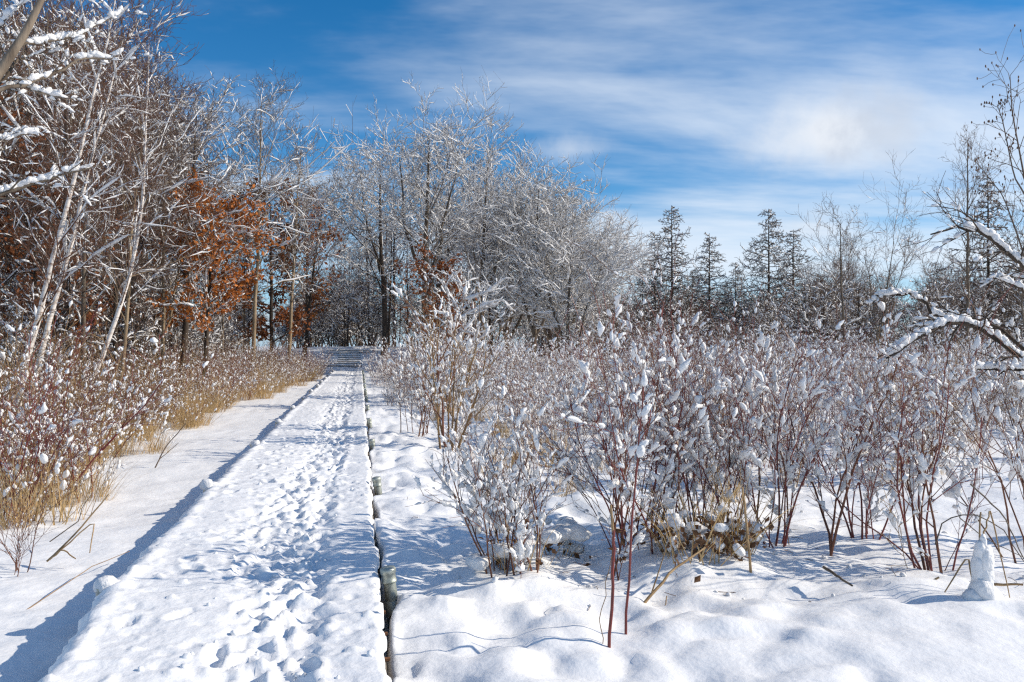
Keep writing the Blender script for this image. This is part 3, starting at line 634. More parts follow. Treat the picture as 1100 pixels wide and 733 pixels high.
# --- background woods: copies of four kinds
woodA = Proto(tree('wood_tree', 'dark', 261, 12, .14, (.3, 0), n1=14, t1=(.22, .98), a1=(35, 70), l1=.3, n2=7, n3=5, n4=2, bark='bark_dark', twig='twig_brown', snow=(.042, .8, .5, .27), rt=.013, limbs=False))
woodB = Proto(tree('wood_tree', 'dark', 262, 11, .12, (-.3, 0), n1=15, t1=(.15, .98), a1=(35, 75), l1=.3, n2=7, n3=5, n4=2, bark='bark_dark', twig='twig_brown', snow=(.042, .8, .5, .27), rt=.013, limbs=False))
woodC = Proto(tree('wood_tree', 'dark', 263, 12.5, .13, (.1, 0), n1=18, t1=(.3, .98), a1=(30, 60), l1=.24, prof='column', n2=7, n3=5, n4=2, bark='bark_grey', twig='twig_brown', snow=(.040, .7, .45, .25), rt=.012, limbs=False))
scrub = Proto(tree('scrub_tree', 'low', 264, 4.2, .05, (.1, 0), forks=((.0, .35, 0, 3.4), (.0, -.35, .1, 3.4), (.1, .0, .3, 3.4)), n1=11, t1=(.12, .98), a1=(30, 65), l1=.33, n2=6, n3=5, n4=0, bark='bark_dark', twig='twig_brown', snow=(.034, .6, .45, .22), rt=.010, limbs=False))
lblL = 'bare snow dusted tree in the dense dark wood behind the left trees'
lblC = 'bare dark tree in the wood behind the boardwalk end and oaks'
r = np.random.default_rng(77); i = 0
WOOD = {woodA: 'dark trunked', woodB: 'low branched', woodC: 'slender'}
while i < 78:
    d = 21+40*(i/78)+r.uniform(-1.5, 1.5); px = r.uniform(-70, 350); p = on(px, d, .1)
    if uv(p[0], p[1])[0] > -6.5 or (d < 33 and 150 < px < 300): continue
    pr = (woodA, woodC, woodC, woodB)[int(r.integers(0, 4))]
    top = np.interp(px, [-70, 0, 110, 160, 200, 235, 260, 300, 350], [-60, -40, 5, 60, 105, 165, 165, 180, 225])+r.uniform(0, 100)
    pr.put(p, r.uniform(0, 6.28), (CAMZ+(HZ-top)/F*d-p[2])/pr.h, 'bare %s tree with snowy twigs in the dense wood behind the left trees' % WOOD[pr], 'trees of the left wood'); i += 1
for i in range(30):
    d = 68+26*r.random(); px = r.uniform(330, 640); p = on(px, d, .1); pr = (woodA, woodB)[i % 2]
    top = np.interp(px, [330, 375, 420, 520, 600, 640], [235, 205, 150, 150, 200, 275])+r.uniform(0, 90)
    pr.put(p, r.uniform(0, 6.28), (CAMZ+(HZ-top)/F*d-p[2])/pr.h, 'bare %s tree in the wood behind the boardwalk end and the oaks' % WOOD[pr], 'trees behind the boardwalk end')
for i in range(84):
    d = r.uniform(46, 110); px = r.uniform(600, 1190); p = on(px, d, .1)
    top = r.uniform(302, 345)-(22 if px > 860 else 0)
    scrub.put(p, r.uniform(0, 6.28), (CAMZ+(HZ-top)/F*d-p[2])/scrub.h, 'low dark snow speckled scrub tree on the far side of the right thicket', 'scrub beyond the right thicket')
for i in range(80):
    d = r.uniform(70, 108); px = r.uniform(315, 680) if i < 46 else r.uniform(215, 400); p = on(px, d, .1); top = r.uniform(288, 338)
    scrub.put(p, r.uniform(0, 6.28), (CAMZ+(HZ-top)/F*d-p[2])/scrub.h, 'low brown understory tree in the wood behind the boardwalk end', 'understory behind the boardwalk end')
for i in range(16):
    d = r.uniform(48, 72); px = r.uniform(865, 1150); p = on(px, d, .1); top = r.uniform(245, 305)
    woodC.put(p, r.uniform(0, 6.28), (CAMZ+(HZ-top)/F*d-p[2])/woodC.h, 'bare slender tree in the brown treeline behind the right thicket', 'bare treeline on the right')
i = 0
while i < 46:
    d = r.uniform(16, 48); px = r.uniform(-60, 340); p = on(px, d, .1)
    if not -17 < uv(p[0], p[1])[0] < -6.8: continue
    scrub.put(p, r.uniform(0, 6.28), (CAMZ+(HZ-r.uniform(290, 345))/F*d-p[2])/scrub.h, 'low snowy understory tree among trunks of the left wood', 'understory of the left wood'); i += 1

# ------------------------------------------------------------------ shrubs
def stem_branches(r, base, dirv, L, r0, n2=5, n3=3, a2=(18, 42), l2=.45, k=7, wig=.07, up=.12, t2=(.3, .98)):
    d = unit(np.array(dirv, float)); p = np.array(base, float); pts = [p]
    for j in range(k):
        d = unit(d+r.normal(0, wig, 3)+np.array([0, 0, up/k])); p = p+d*L/k; pts.append(p)
    P = np.array(pts)[None]; R = np.linspace(r0, r0*.38, k+1)[None]
    P2, R2, _ = sprout(r, P, R, n2, t2, a2, l2, 5, .25, .1, .62, .0034, .45)
    P3, R3, _ = sprout(r, P2, R2, n3, (.25, 1), (20, 45), .5, 3, .2, .12, .75, .0026, .7)
    return (P, R), (P2, R2), (P3, R3)
def ridges(r, P, m, size, t=(0, 1), k=5, sd=5):
    """short uneven caps of snow that follow the twig they lie on"""
    K = P.shape[1]; j = r.integers(0, len(P), m); P = P[j]; ln = np.linalg.norm(np.diff(P, axis=1), axis=-1).sum(1)
    big = r.random(m)**2.6
    L = size*(.9+3.2*big); sp = np.minimum(L/ln, .9); a0 = t[0]+(np.maximum(t[1]-t[0]-sp, .02))*r.random(m)
    tt = np.minimum(a0[:, None]+sp[:, None]*np.linspace(0, 1, k)[None], 1)
    f = tt*(K-1); i = np.minimum(f.astype(int), K-2); q = (f-i)[..., None]; A = np.arange(m)[:, None]
    C = P[A, i]*(1-q)+P[A, i+1]*q; T = unit(P[A, i+1]-P[A, i])
    up = np.array([0, 0, 1.])+r.normal(0, .35, (m, 1, 3)); off = unit(up-T*np.sum(up*T, -1, keepdims=True))
    pk = r.uniform(.3, .7, (m, 1)); x = np.linspace(0, 1, k)[None]; shape = np.where(x < pk, x/pk, (1-x)/(1-pk)); shape = np.clip(shape, .06, 1)**.55
    rad = size*(.30+.56*big[:, None])*shape*r.uniform(.65, 1.25, (m, k))
    C = C+off*rad[..., None]*.7+r.normal(0, .16, C.shape)*rad[..., None]
    V, Q = tubes(C, rad, sd); V = V+r.normal(0, .13, V.shape)*np.repeat(rad.reshape(-1), sd)[:, None]
    return V, Q
def shrub_snow(r, Ps, size, n, sub=1, t=(.15, 1)):
    """caps along the twigs plus uneven clumps lodged in the forks"""
    bg_ = Bag()
    for lv, (P, cnt, q) in enumerate(Ps):
        m = int(cnt*n*1.0)
        if m > 0 and len(P): bg_.add(*ridges(r, P, m, size*q*.80, (.4, 1) if lv == 0 else (0, 1)))
        m = int(cnt*n*.15)
        if m <= 0 or len(P) == 0: continue
        c, T = pick(r, P, m, (.35, 1) if lv == 0 else (0, .75)); a_ = size*q*(.32+.75*r.random(m)**2.2); b_ = a_*r.uniform(.42, .8, m)
        off = np.cross(T, r.normal(0, 1, (m, 3))); off[:, 2] = np.abs(off[:, 2]); ax = unit(T+r.normal(0, .5, (m, 3)))
        bg_.add(*blobs(r, c+unit(off)*(b_*.4)[:, None]+np.array([0, 0, .25])*b_[:, None], ax, a_, b_, b_*r.uniform(.4, 1.1, m), sub, .22))
    return bg_
def near_shrub(label, seed, px, d, n, H, spread, mat='red', rb=.22, snow=.055, sn=1.0, n2=6, n3=4, lean=(0, 0), r0=.010, name='dogwood_shrub', tmin=.35, tans=.15, group=None, top=None):
    r = np.random.default_rng(seed); root = empty(name, label, 'shrub', group, on(px, d, 0))
    bx_, by_ = root.location[0], root.location[1]; bz = root.location[2]
    n0 = max(3, int(n*.8)); n = int(n0*1.25)
    for i in range(n):
        a = r.uniform(0, 6.28); q = rb*(1.25 if i >= n0 else 1)*math.sqrt(r.random()); b = np.array([q*math.cos(a), q*math.sin(a), 0.])
        b[2] = float(gh(bx_+b[0], by_+b[1]))-bz-.03
        a += r.normal(0, .7); tl = spread*(.15+1.15*r.random()); dv = (math.cos(a)*tl+lean[0], math.sin(a)*tl+lean[1], 1)
        thin = i >= n0; L = H*(r.uniform(.25, .8) if thin else r.uniform(.62, 1.05))
        S = stem_branches(r, b, dv, L, r0*(.45 if thin else 1)*r.uniform(.65, 1.15), n2, n3, t2=(.12 if thin else tmin*.7, .98), wig=.10)
        bg_ = Bag()
        for (P, R), sd2 in zip(S, (6, 4, 3)): bg_.add(*tubes(P, R, sd2))
        mm = 'tan_stem' if thin and r.random() < .45 else (mat if r.random() > tans else 'redbrown')
        o = bg_.obj('stem', M[mm], root)
        sb = shrub_snow(r, [(S[0][0], 4, 1.0), (S[1][0], 2.2*n2, 1.0), (S[2][0], .85*n2*n3, .85)], snow, sn*1.15, t=(.2, 1))
        if sb.n: sb.obj('snow', M['clump'], o)
    if top is not None:
        q = (CAMZ+(HZ-top)/F*d-bz)/zmax(root, 99); root.scale = (q**.7, q**.7, q)
    return root
near_shrub('bushy snow filled shrub nearest the boardwalk in right foreground', 401, 552, 6.2, 18, 1.42, .22, 'redbrown', .32, .057, .9, top=425)
near_shrub('tallest red stemmed shrub rising in middle of right foreground', 402, 690, 6.9, 24, 2.15, .44, 'red', .34, .061, .8, tmin=.42, top=318)
near_shrub('thin shrub with few dark wands left of the tallest red shrub', 403, 652, 6.2, 6, 2.05, .24, 'redbrown', .10, .057, .7, top=300)
near_shrub('snowy shrub above tan grass tussock, right of the tallest one', 404, 770, 7.3, 20, 1.95, .44, 'red', .34, .060, .8, tmin=.4, top=345)
near_shrub('red shrub with close upright stems by the snow hollow', 405, 832, 7.4, 13, 1.95, .26, 'red', .2, .060, .7, tmin=.45, top=345)
near_shrub('single straight dark stemmed shrub on the snow hump', 406, 890, 7.1, 4, 1.95, .16, 'redbrown', .05, .060, .9, r0=.013, tmin=.3, top=335)
near_shrub('small red shrub of few stems right of the straight dark stem', 407, 930, 7.6, 10, 1.75, .26, 'red', .16, .060, .7, tmin=.45, top=375)
near_shrub('bright red shrub with fanned stems behind the capped reed', 408, 1003, 6.7, 12, 1.85, .38, 'red', .18, .055, .55, tmin=.45, r0=.012, top=372)
near_shrub('dark thin shrub cut by the right edge of the photo', 409, 1095, 6.9, 9, 1.9, .34, 'redbrown', .2, .055, .6, tmin=.4, lean=(-.1, 0), top=335)
near_shrub('stout brown shrub with side branch beside the boardwalk, middle distance', 410, 482, 14.2, 12, 2.5, .3, 'tan_stem', .16, .060, .9, r0=.022, tmin=.25, n2=6, n3=4, top=305)
near_shrub('low dense shrub at boardwalk edge left of the stout brown one', 411, 447, 16.5, 14, 1.8, .26, 'redbrown', .3, .057, .8, top=345)
near_shrub('red shrub leaning out over left snow near frame edge', 412, 12, 9.2, 9, 1.75, .34, 'red', .16, .035, .5, lean=(.28, 0), r0=.009, top=395)
near_shrub('sparse twiggy shrub in the left foreground corner', 413, 22, 6.9, 7, .95, .34, 'redbrown', .1, .018, .35, r0=.006, lean=(.1, .0), tmin=.2, top=505)
# two bare red wands closest to the viewer
wr = empty('red_wand', 'short broken bright red stem standing in front of all shrubs', 'shrub stem', None, on(654, 4.8, .0)); r = np.random.default_rng(9)
def wand(root, pts, r0, mat, name='stem', jit=.006, tip=.7, k=10):
    pts = np.array(pts, float); t = np.linspace(0, 1, len(pts)); tt = np.linspace(0, 1, k); P = np.stack([np.interp(tt, t, pts[:, a]) for a in range(3)], -1)
    P[1:-1] += r.normal(0, jit, P[1:-1].shape); return Bag().add(*tubes(P[None], np.linspace(r0, r0*tip, k)[None], 6)).obj(name, M[mat], root)
wand(wr, [(0, 0, -.05), (.02, 0, .35), (.03, .01, .55), (.025, .01, .66)], .0105, 'red')
wand(wr, [(.024, .01, .65), (.012, .012, .80)], .009, 'reed', 'broken_top', .001)
wand(wr, [(-.02, .03, -.05), (-.05, .02, .18), (.02, .05, .5)], .003, 'tan_stem', 'twig')
wr2 = empty('red_wand', 'straight bright red stem beside the short broken one', 'shrub stem', None, on(672, 5.0, .0))
wand(wr2, [(0, 0, -.05), (.03, 0, .5), (.07, .0, 1.0), (.11, .02, 1.5)], .009, 'red', tip=.4)
wand(wr2, [(.075, 0, 1.05), (.16, .03, 1.35)], .004, 'red', 'twig'); wand(wr2, [(.09, 0, 1.2), (.02, .03, 1.5)], .004, 'red', 'twig')
rb_ = np.random.default_rng(2)
Bag().add(*blobs(rb_, np.array([[.085, 0, 1.06], [.12, .02, 1.3], [.05, .02, 1.38], [.11, .02, 1.48], [.1, .01, 1.11]]), np.array([[.2, 0, 1.], [.7, 0, 1], [-.6, 0, 1], [.1, .2, 1], [.8, 0, .6]]), np.array([.04, .045, .03, .035, .035]), np.array([.022, .02, .02, .018, .02]), None, 2, .1)).obj('snow', M['clump'], wr2)

# thicket: copies of shrub kinds
def thicket_shrub(name, label, seed, n, H, spread, mat, snow, sn, rb=.55, n2=6, n3=4, r0=.009, tansplit=0):
    r = np.random.default_rng(seed); root = empty(name, label, 'shrub'); bags = {}; sb = Bag(); Ps = [[], [], []]
    for i in range(n):
        a = r.uniform(0, 6.28); q = rb*math.sqrt(r.random()); tl = spread*(.1+1.15*r.random()); a2 = a+r.normal(0, .8)
        S = stem_branches(r, (q*math.cos(a), q*math.sin(a), -.06), (math.cos(a2)*tl, math.sin(a2)*tl, 1), H*r.uniform(.3, 1.05), r0*r.uniform(.5, 1.2), n2, n3, k=5, l2=.5, wig=.11, t2=(.12, .98))
        bg_ = bags.setdefault('tan_stem' if i % 5 == 4 else mat, Bag())
        for (P, R), sd2 in zip(S, (4, 3, 3)): bg_.add(*tubes(P, R, sd2))
        for j in range(3): Ps[j].append(S[j][0])
    for k_, b_ in bags.items(): b_.obj('stems', M[k_], root)
    Pc = [np.concatenate(p) for p in Ps]
    shrub_snow(r, [(Pc[0], 3*n, .95), (Pc[1], 1.7*n*n2, .95), (Pc[2], .7*n*n2*n3, .85)], snow, sn, t=(.2, 1)).obj('snow', M['clump'], root)
    return Proto(root)
RK = {}
def kind(p, word): RK[p] = word; return p
TR_ = [kind(thicket_shrub('dogwood_shrub', 'x', 501, 20, 2.0, .32, 'red', .066, .95), 'deep red stemmed'), kind(thicket_shrub('dogwood_shrub', 'x', 502, 19, 1.9, .36, 'redbrown', .068, 1.0), 'snow clotted brown stemmed'),
       kind(thicket_shrub('dogwood_shrub', 'x', 503, 21, 2.1, .3, 'redbrown', .064, .95), 'narrow brown stemmed'), kind(thicket_shrub('dogwood_shrub', 'x', 504, 17, 1.8, .38, 'tan_stem', .068, .9), 'tan stemmed'), kind(thicket_shrub('dogwood_shrub', 'x', 505, 20, 1.95, .34, 'red', .066, .95), 'spreading red stemmed')]
TLf = [kind(thicket_shrub('willow_shrub', 'x', 511, 15, 1.75, .4, 'twig_rust', .039, .66, n2=6, n3=4), 'rust twigged'), kind(thicket_shrub('willow_shrub', 'x', 512, 14, 1.6, .44, 'tan_stem', .042, .6, n2=6, n3=4), 'tan twigged'), kind(thicket_shrub('willow_shrub', 'x', 513, 15, 1.7, .4, 'red', .040, .75, n2=6, n3=4), 'red twigged')]
r = np.random.default_rng(88)
def scatter(n, fn, mind, seed):
    r = np.random.default_rng(seed); pts = []; tries = 0
    while len(pts) < n and tries < n*80:
        tries += 1; q = fn(r)
        if q is None: continue
        x, y = q; md = mind*(1 if y < 20 else 1.15)
        if all((x-a)**2+(y-b)**2 > md*md for a, b in pts): pts.append((x, y))
    return pts
def fr(r):
    d = 10.2+36*r.random()**.9; px = r.uniform(405, 1180); x, y, _ = at(px, d); u, v = uv(x, y)
    lim = np.interp(d, [9, 13, 16, 22, 50], [4.6, 3.5, 2.3, 1.2, .9])
    if u < lim+.4*math.sin(v): return None
    if d < 17 and r.random() < .6: return None
    return x, y
for x, y in scatter(225, fr, 1.0, 5):
    pr = TR_[int(r.integers(0, 5))]; s = (1.62+.022*y)*r.uniform(.55, 1.1)/pr.h; wd = r.uniform(.95, 1.2)
    zone = 'front rows' if y < 16 else ('middle' if y < 28 else 'far back')
    pr.put((x, y, float(gh(x, y))-.02), r.uniform(0, 6.28), (s*wd, s*wd, s), '%s snowy shrub in the %s of the right thicket' % (RK[pr], zone), 'shrubs of the right thicket, '+zone)
def fl(r):
    d = 9.0+46*r.random()**1.1; px = r.uniform(-70, 362); x, y, _ = at(px, d); u, v = uv(x, y)
    inner = np.interp(d, [9, 12, 18, 26, 36, 45, 55], [-3.9, -4.0, -4.5, -4.3, -3.5, -3.0, -2.7])+.35*math.sin(v*1.3)
    if u > inner or u < inner-5.5: return None
    return x, y
for x, y in scatter(165, fl, .85, 6):
    pr = TLf[int(r.integers(0, 3))]; s = np.interp(y, [9, 14, 22, 40], [2.5, 2.4, 2.0, 2.4])*r.uniform(.5, 1.12)/pr.h
    zone = 'near end' if y < 17 else 'far end'
    pr.put((x, y, float(gh(x, y))-.02), r.uniform(0, 6.28), (s*1.15, s*1.15, s), '%s snow flecked shrub at the %s of the left thicket' % (RK[pr], zone), 'shrubs of the left thicket, '+zone)

# ------------------------------------------------------------------ dry grass, reeds, sticks
def blades(r, n, H, rb, wd, bend=.5, k=5):
    a = r.uniform(0, 6.28, n); q = rb*np.sqrt(r.random(n)); b = np.stack([q*np.cos(a), q*np.sin(a), np.full(n, -.05)], -1)
    d = np.stack([np.cos(a)*.35+r.normal(0, .3, n), np.sin(a)*.35+r.normal(0, .3, n), np.ones(n)], -1); d = unit(d)
    L = H*r.uniform(.5, 1.15, n)[:, None]; bx_ = np.stack([np.cos(a), np.sin(a), np.zeros(n)], -1)*bend*r.uniform(.1, 1.4, n)[:, None]+np.array([0, 0, -1.])*bend*r.uniform(.0, .9, n)[:, None]
    pts = [b]
    for j in range(k): d = unit(d+bx_/k*(j/k*2)); b = b+d*L/k; pts.append(b)
    P = np.stack(pts, 1); sdv = unit(np.stack([-np.sin(a), np.cos(a), r.normal(0, .4, n)], -1))[:, None]
    wv = wd*np.linspace(1, .15, k+1)[None, :, None]*r.uniform(.6, 1.3, n)[:, None, None]
    V = np.stack([P-sdv*wv, P+sdv*wv], 2).reshape(-1, 3)
    i = (np.arange(n)*(k+1)*2)[:, None]+(np.arange(k)*2)[None]; i = i.ravel()
    return V, np.stack([i, i+1, i+3, i+2], -1), P
def tuft(label, seed, n, H, rb, wd, sn):
    r = np.random.default_rng(seed); root = empty('grass_tuft', label, 'grass'); V, Q, P = blades(r, n, H, rb, wd)
    o = Bag().add(V, Q).obj('blades', M['grass'], root, False); o['kind'] = 'stuff'
    c, T = pick(r, P, sn, (.5, 1)); s_ = r.uniform(.012, .028, sn); Bag().add(*blobs(r, c, T, s_*1.4, s_*.8, s_*.7, 1, .12)).obj('snow', M['clump'], root); return Proto(root)
TUK = ['dry tan', 'short bent tan', 'tall wispy tan']
TU = [tuft('x', 601, 110, .85, .22, .004, 14), tuft('x', 602, 90, .65, .25, .004, 16), tuft('x', 603, 120, 1.0, .2, .0035, 8)]
r = np.random.default_rng(91)
def ft(r):
    d = 8.2+41*r.random()**1.2; px = r.uniform(-30, 360); x, y, _ = at(px, d); u, v = uv(x, y)
    inner = np.interp(d, [9, 12, 18, 26, 36, 45, 55], [-3.5, -3.6, -4.1, -3.9, -3.1, -2.7, -2.5])+.35*math.sin(v*1.3)
    if u > inner or u < inner-(1.7 if r.random() < .7 else 4.5): return None
    return x, y
for x, y in scatter(210, ft, .34, 7):
    s = .6+1.1*r.random()**1.3
    k_ = int(r.integers(0, 3)); zone = 'near part' if y < 17 else 'far part'
    TU[k_].put((x, y, float(gh(x, y))-.01), r.uniform(0, 6.28), s, '%s grass tuft along the %s of the left thicket foot' % (TUK[k_], zone), 'grass tufts of the left thicket, '+zone)
def ft2(r):
    d = 8.8+24*r.random(); px = r.uniform(420, 1120); x, y, _ = at(px, d); u, v = uv(x, y)
    if u < 1.2 or (d < 9.5 and px < 620): return None
    return x, y
for x, y in scatter(95, ft2, .6, 8):
    s = r.uniform(.5, 1.05)
    TU[int(r.integers(0, 3))].put((x, y, float(gh(x, y))-.01), r.uniform(0, 6.28), s, 'small dry grass tuft among stems of the right thicket', 'grass tufts of the right thicket')

r = np.random.default_rng(93); n = 300; pxs = r.uniform(415, 1110, n); ds = 5.6+6*r.random(n)**1.2; q = np.stack([(pxs-550)/F*ds, ds], -1); u_, v_ = uv(q[:, 0], q[:, 1]); q = q[u_ > .35]
z_ = gh(q[:, 0], q[:, 1]); s_ = .004+.02*r.random(len(q))**4
tag(Bag().add(*blobs(r, np.stack([q[:, 0], q[:, 1], z_+s_*.25], -1), r.normal(0, 1, (len(q), 3)), s_*1.3, s_, s_*.8, 1, .2)).obj('fallen_snow_crumbs', M['clump']), 'small crumbs of snow fallen from shrubs onto the right foreground snow', 'snow', None, 'stuff')
k = r.choice(len(q), 90, False); p0 = np.stack([q[k, 0], q[k, 1], z_[k]+.004], -1); an = r.uniform(0, 6.28, 90); L = r.uniform(.03, .16, 90)[:, None]; p2 = p0+np.stack([np.cos(an), np.sin(an), r.normal(.05, .15, 90)], -1)*L; p1 = (p0+p2)/2+r.normal(0, .004, p0.shape)+np.array([0, 0, .006])
tag(Bag().add(*tubes(np.stack([p0, p1, p2], 1), np.full((90, 3), .0022), 4)).obj('twig_litter', M['twig_brown']), 'scattered bits of broken twig on the right foreground snow', 'twigs', None, 'stuff')
def tussock(label, seed, px, d, n, H, rb, wd, nsnow, ss, leafn=0):
    r = np.random.default_rng(seed); root = empty('grass_tussock', label, 'grass', None, on(px, d, .0))
    for i in range(n):
        V, Q, P = blades(r, 1, H, rb, wd, .9, 7)
        o = Bag().add(V, Q).obj('blade', M['grass'], root, False)
    if leafn:
        c = r.normal(0, 1, (60, 1, 3))*np.array([rb*.75, rb*.6, .06])+np.array([0, 0, .12]); Pq = np.repeat(c, 3, 1); lo = Bag().add(*leaves(r, Pq, leafn, .055, .05)).obj('dead_leaves', M['leaf_brown'], root, False); lo['kind'] = 'stuff'
    c = r.normal(0, 1, (nsnow, 3))*np.array([rb*.7, rb*.6, .08])+np.array([0, -.02, .14]); s_ = ss*r.uniform(.5, 1.3, nsnow)
    Bag().add(*blobs(r, c, r.normal(0, 1, (nsnow, 3))*np.array([1, 1, .3]), s_*1.3, s_, s_*.75, 2, .06)).obj('snow', M['clump'], root)
    return root
tussock('big tan grass tussock capped with snow under the tallest red shrub', 611, 742, 6.55, 95, .75, .32, .006, 26, .05, 420)
tussock('tan grass bunch bending right of the big tussock', 612, 790, 6.7, 48, .8, .14, .006, 5, .05)
tussock('dry grass bunch inside bushy shrub nearest the boardwalk', 613, 560, 6.35, 34, .6, .25, .005, 10, .075, 60)
tussock('small snow capped grass clump between the two nearest shrubs', 614, 598, 6.95, 22, .4, .16, .005, 9, .07, 50)

def reeds(name, label, lst, px, d, cat='reed', snow=None, mat='reed', part='stalk'):
    root = empty(name, label, cat, None, on(px, d, .0)); b = np.array(root.location)
    for pts, r0 in lst:
        q = np.array([at3(*p)-b for p in pts])
        wand(root, q, r0, mat, part, .002, .6)
    if snow: Bag().add(*snow).obj('snow', M['clump'], root)
    return root
# snow capped broken reed at right
rb_ = np.random.default_rng(12)
cz_ = np.array([[0, 0, .02], [.025, 0, .10], [.005, 0, .16], [.03, 0, .22], [.01, 0, .28], [.02, 0, .33], [-.05, -.03, .0], [.06, 0, -.02]])
reeds('broken_reed', 'broken reed stalks wearing a tall column of snow at right foreground', [
    ([(1051, 676, 5.35), (1051, 600, 5.4), (1053, 550, 5.45)], .008), ([(1051, 600, 5.4), (1062, 549, 5.5)], .007),
    ([(1046, 640, 5.4), (1039, 596, 5.45), (1014, 636, 5.5)], .007), ([(1063, 549, 5.5), (1075, 600, 5.6), (1086, 652, 5.5)], .005),
    ([(1060, 648, 5.4), (1074, 668, 5.35)], .011), ([(1062, 643, 5.4), (1085, 666, 5.35)], .010), ([(1037, 645, 5.4), (1033, 668, 5.35)], .014)], 1051, 5.4,
    snow=blobs(rb_, cz_, np.array([[0, 0, 1.]]*8), np.array([.10, .11, .11, .10, .09, .05, .06, .06]), np.array([.085, .055, .045, .047, .036, .022, .06, .07]), None, 2, .07))
reeds('fallen_reed', 'fallen tan reed lying on snow left of the snow column', [([(972, 638, 5.9), (1008, 620, 5.9)], .011)], 990, 5.9)
reeds('fallen_reed', 'pale reed lying level on the snow right of the snow column', [([(1062, 628, 5.75), (1098, 628, 5.6)], .011)], 1080, 5.7)
reeds('dead_stick', 'short grey stick half buried in the smooth snow hump', [([(884, 609, 6.0), (915, 629, 5.75)], .011)], 900, 5.9, 'stick', mat='bark_grey')
reeds('bent_twig', 'thin arched twig bending over the snow at right edge', [([(1004, 585, 5.8), (1012, 560, 5.8), (1040, 550, 5.7), (1075, 565, 5.6), (1099, 603, 5.5)], .005), ([(1030, 556, 5.7), (1060, 580, 5.7), (1098, 598, 5.6)], .004), ([(1042, 520, 5.9), (1077, 553, 5.7), (1099, 600, 5.5)], .006)], 1004, 5.8, 'twig', mat='bark_grey')
reeds('broken_reed', 'tan broken reed crossing the front of the big tussock', [([(690, 650, 5.75), (722, 612, 5.9), (757, 588, 6.1)], .011), ([(716, 640, 5.8), (712, 676, 5.6)], .004), ([(700, 636, 5.8), (715, 590, 5.9)], .006)], 712, 5.75)
reeds('tall_reed', 'upright tan reed standing right of the big tussock', [([(808, 632, 6.2), (803, 580, 6.25), (799, 540, 6.3), (797, 523, 6.3)], .011)], 808, 6.2)
reeds('broken_reed', 'pair of bent tan reeds in the left foreground snow', [([(51, 603, 7.0), (85, 570, 7.1), (117, 531, 7.2)], .009), ([(55, 600, 7.0), (102, 559, 7.1), (97, 594, 7.0)], .007), ([(54, 601, 7.0), (68, 590, 7.0), (82, 600, 6.95)], .008)], 53, 7.0)
reeds('bent_twig', 'dark forked twig bent over behind the pair of reeds', [([(54, 582, 7.5), (85, 560, 7.6), (88, 547, 7.6), (100, 529, 7.7)], .005)], 54, 7.5, 'twig', mat='bark_grey')
reeds('bare_twig', 'leaning bare twig alone on the left snow', [([(166, 505, 12.6), (178, 480, 12.7), (200, 455, 12.9)], .010), ([(172, 493, 12.6), (192, 476, 12.7)], .006)], 166, 12.9, 'twig', mat='twig_grey')
reeds('fallen_twig', 'long thin stem lying across the left foreground snow', [([(15, 664, 5.9), (70, 628, 6.3), (100, 608, 6.7), (140, 592, 7.2)], .004)], 70, 6.3, 'twig', mat='tan_stem')
reeds('broken_reed', 'broken tan reed at foot of the shrub nearest the boardwalk', [([(520, 655, 5.75), (535, 668, 5.6), (546, 673, 5.55)], .011), ([(527, 664, 5.7), (545, 650, 5.8)], .006), ([(508, 640, 5.8), (515, 668, 5.7)], .004)], 527, 5.75)

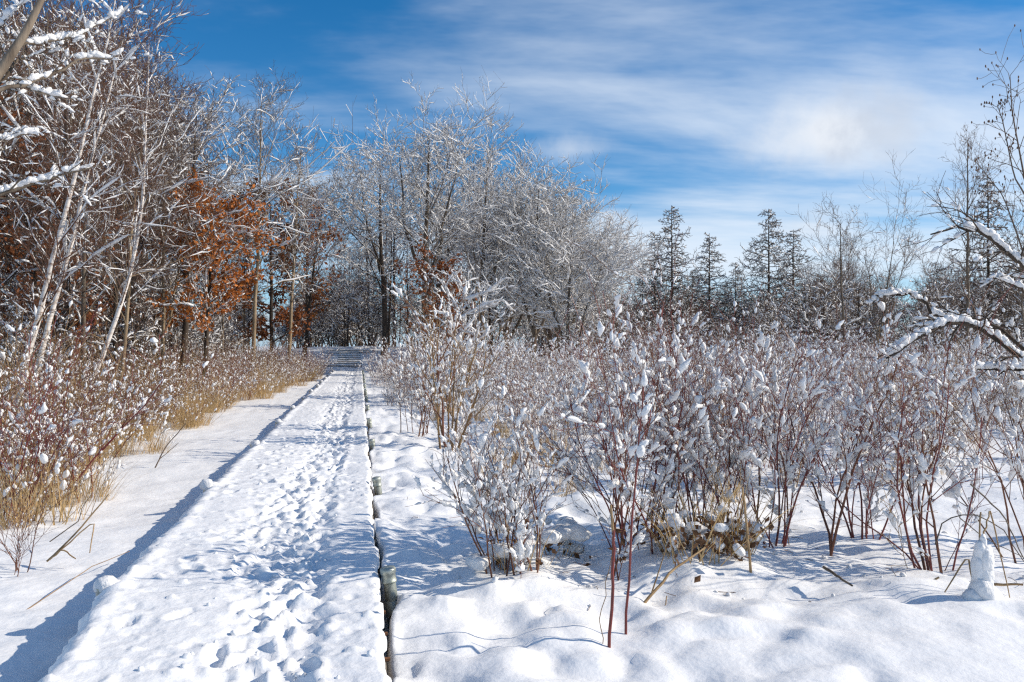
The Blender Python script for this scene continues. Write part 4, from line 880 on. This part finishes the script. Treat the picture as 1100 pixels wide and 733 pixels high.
# ------------------------------------------------------------------ arching snow laden alder at the right edge
al = empty('arching_alder', 'arching alder with thick snow along its bent branches at right edge', 'shrub', None, on(1212, 7.6, .05))
b0 = np.array(al.location); r = np.random.default_rng(41)
def rel(lst): return [([at3(*p)-b0 for p in pts], a_, c_) for pts, a_, c_ in lst]
boughs(al, r, rel([
    ([(1210, 600, 7.6), (1195, 470, 7.5), (1110, 396, 7.4), (1065, 360, 7.3), (1040, 345, 7.2), (1005, 348, 7.1), (975, 372, 7.0), (952, 385, 7.0)], .028, .008),
    ([(1215, 600, 7.6), (1200, 450, 7.6), (1098, 375, 7.6), (1070, 350, 7.6), (1042, 341, 7.6), (1010, 345, 7.6)], .024, .008),
    ([(1212, 600, 7.6), (1190, 380, 7.7), (1120, 300, 7.8), (1092, 280, 7.8), (1065, 256, 7.8), (1045, 245, 7.8), (1025, 244, 7.8), (1000, 252, 7.8)], .03, .007),
    ([(1000, 337, 8.2), (990, 322, 8.2), (970, 316, 8.2), (948, 318, 8.2), (938, 325, 8.2)], .016, .006),
    ([(1090, 352, 8.2), (1045, 350, 8.2), (1003, 338, 8.2)], .02, .014),
    ([(1150, 340, 7.9), (1110, 322, 7.8), (1080, 300, 7.7), (1060, 302, 7.7)], .018, .006),
    ([(1190, 450, 7.3), (1120, 402, 7.2), (1085, 396, 7.1), (1050, 397, 7.1)], .018, .006)]), 'bark_dark', 'twig_brown', .02, .038, tn=11, sub=1, cover=.8, tl=.12, tup=.03)
tw = empty('bare_alder', 'thin bare alder wands with buds reaching up at upper right edge', 'tree', None, on(1118, 12, .05)); b1 = np.array(tw.location); r = np.random.default_rng(43)
for pts, r0 in (([(1118, 500, 12), (1112, 250, 12), (1100, 185, 12), (1088, 120, 12), (1086, 80, 12)], .02), ([(1108, 220, 12), (1090, 190, 12), (1078, 130, 12), (1072, 112, 12)], .012), ([(1116, 330, 12), (1096, 260, 12), (1078, 210, 12), (1050, 175, 12)], .014)):
    q = np.array([at3(*p)-b1 for p in pts]); t = np.linspace(0, 1, len(q)); tt = np.linspace(0, 1, 14); P = np.stack([np.interp(tt, t, q[:, a]) for a in range(3)], -1)[None]; R = np.linspace(r0, .004, 14)[None]
    Pb, Rb, _ = sprout(r, P, R, 12, (.4, 1), (25, 60), .14, 4, .15, .14, .6, .004, .5); Pc, Rc, _ = sprout(r, Pb, Rb, 3, (.3, 1), (30, 60), .5, 3, .0, .14, .7, .0035, .7)
    o = Bag().add(*tubes(P, R, 6)).add(*tubes(Pb, Rb, 4)).add(*tubes(Pc, Rc, 3)).obj('stem', M['twig_grey'], tw)
    c = np.concatenate([Pb[:, -1], Pc[:, -1]]); Bag().add(*blobs(r, c, np.tile([0, 0, 1.], (len(c), 1)), np.full(len(c), .022), np.full(len(c), .010), None, 0, .05)).obj('buds', M['twig_brown'], o)

# every leftover proto that was never placed is removed
for pr in TR_+TLf+TU+[woodA, woodB, woodC, scrub]:
    if not pr.used:
        for ch in list(pr.root.children): bpy.data.objects.remove(ch)
        bpy.data.objects.remove(pr.root)
print('TRIS', sum(sum(len(p.vertices)-2 for p in m.polygons) if len(m.polygons) < 1 else (len(m.loops)-2*len(m.polygons)) for m in bpy.data.meshes))
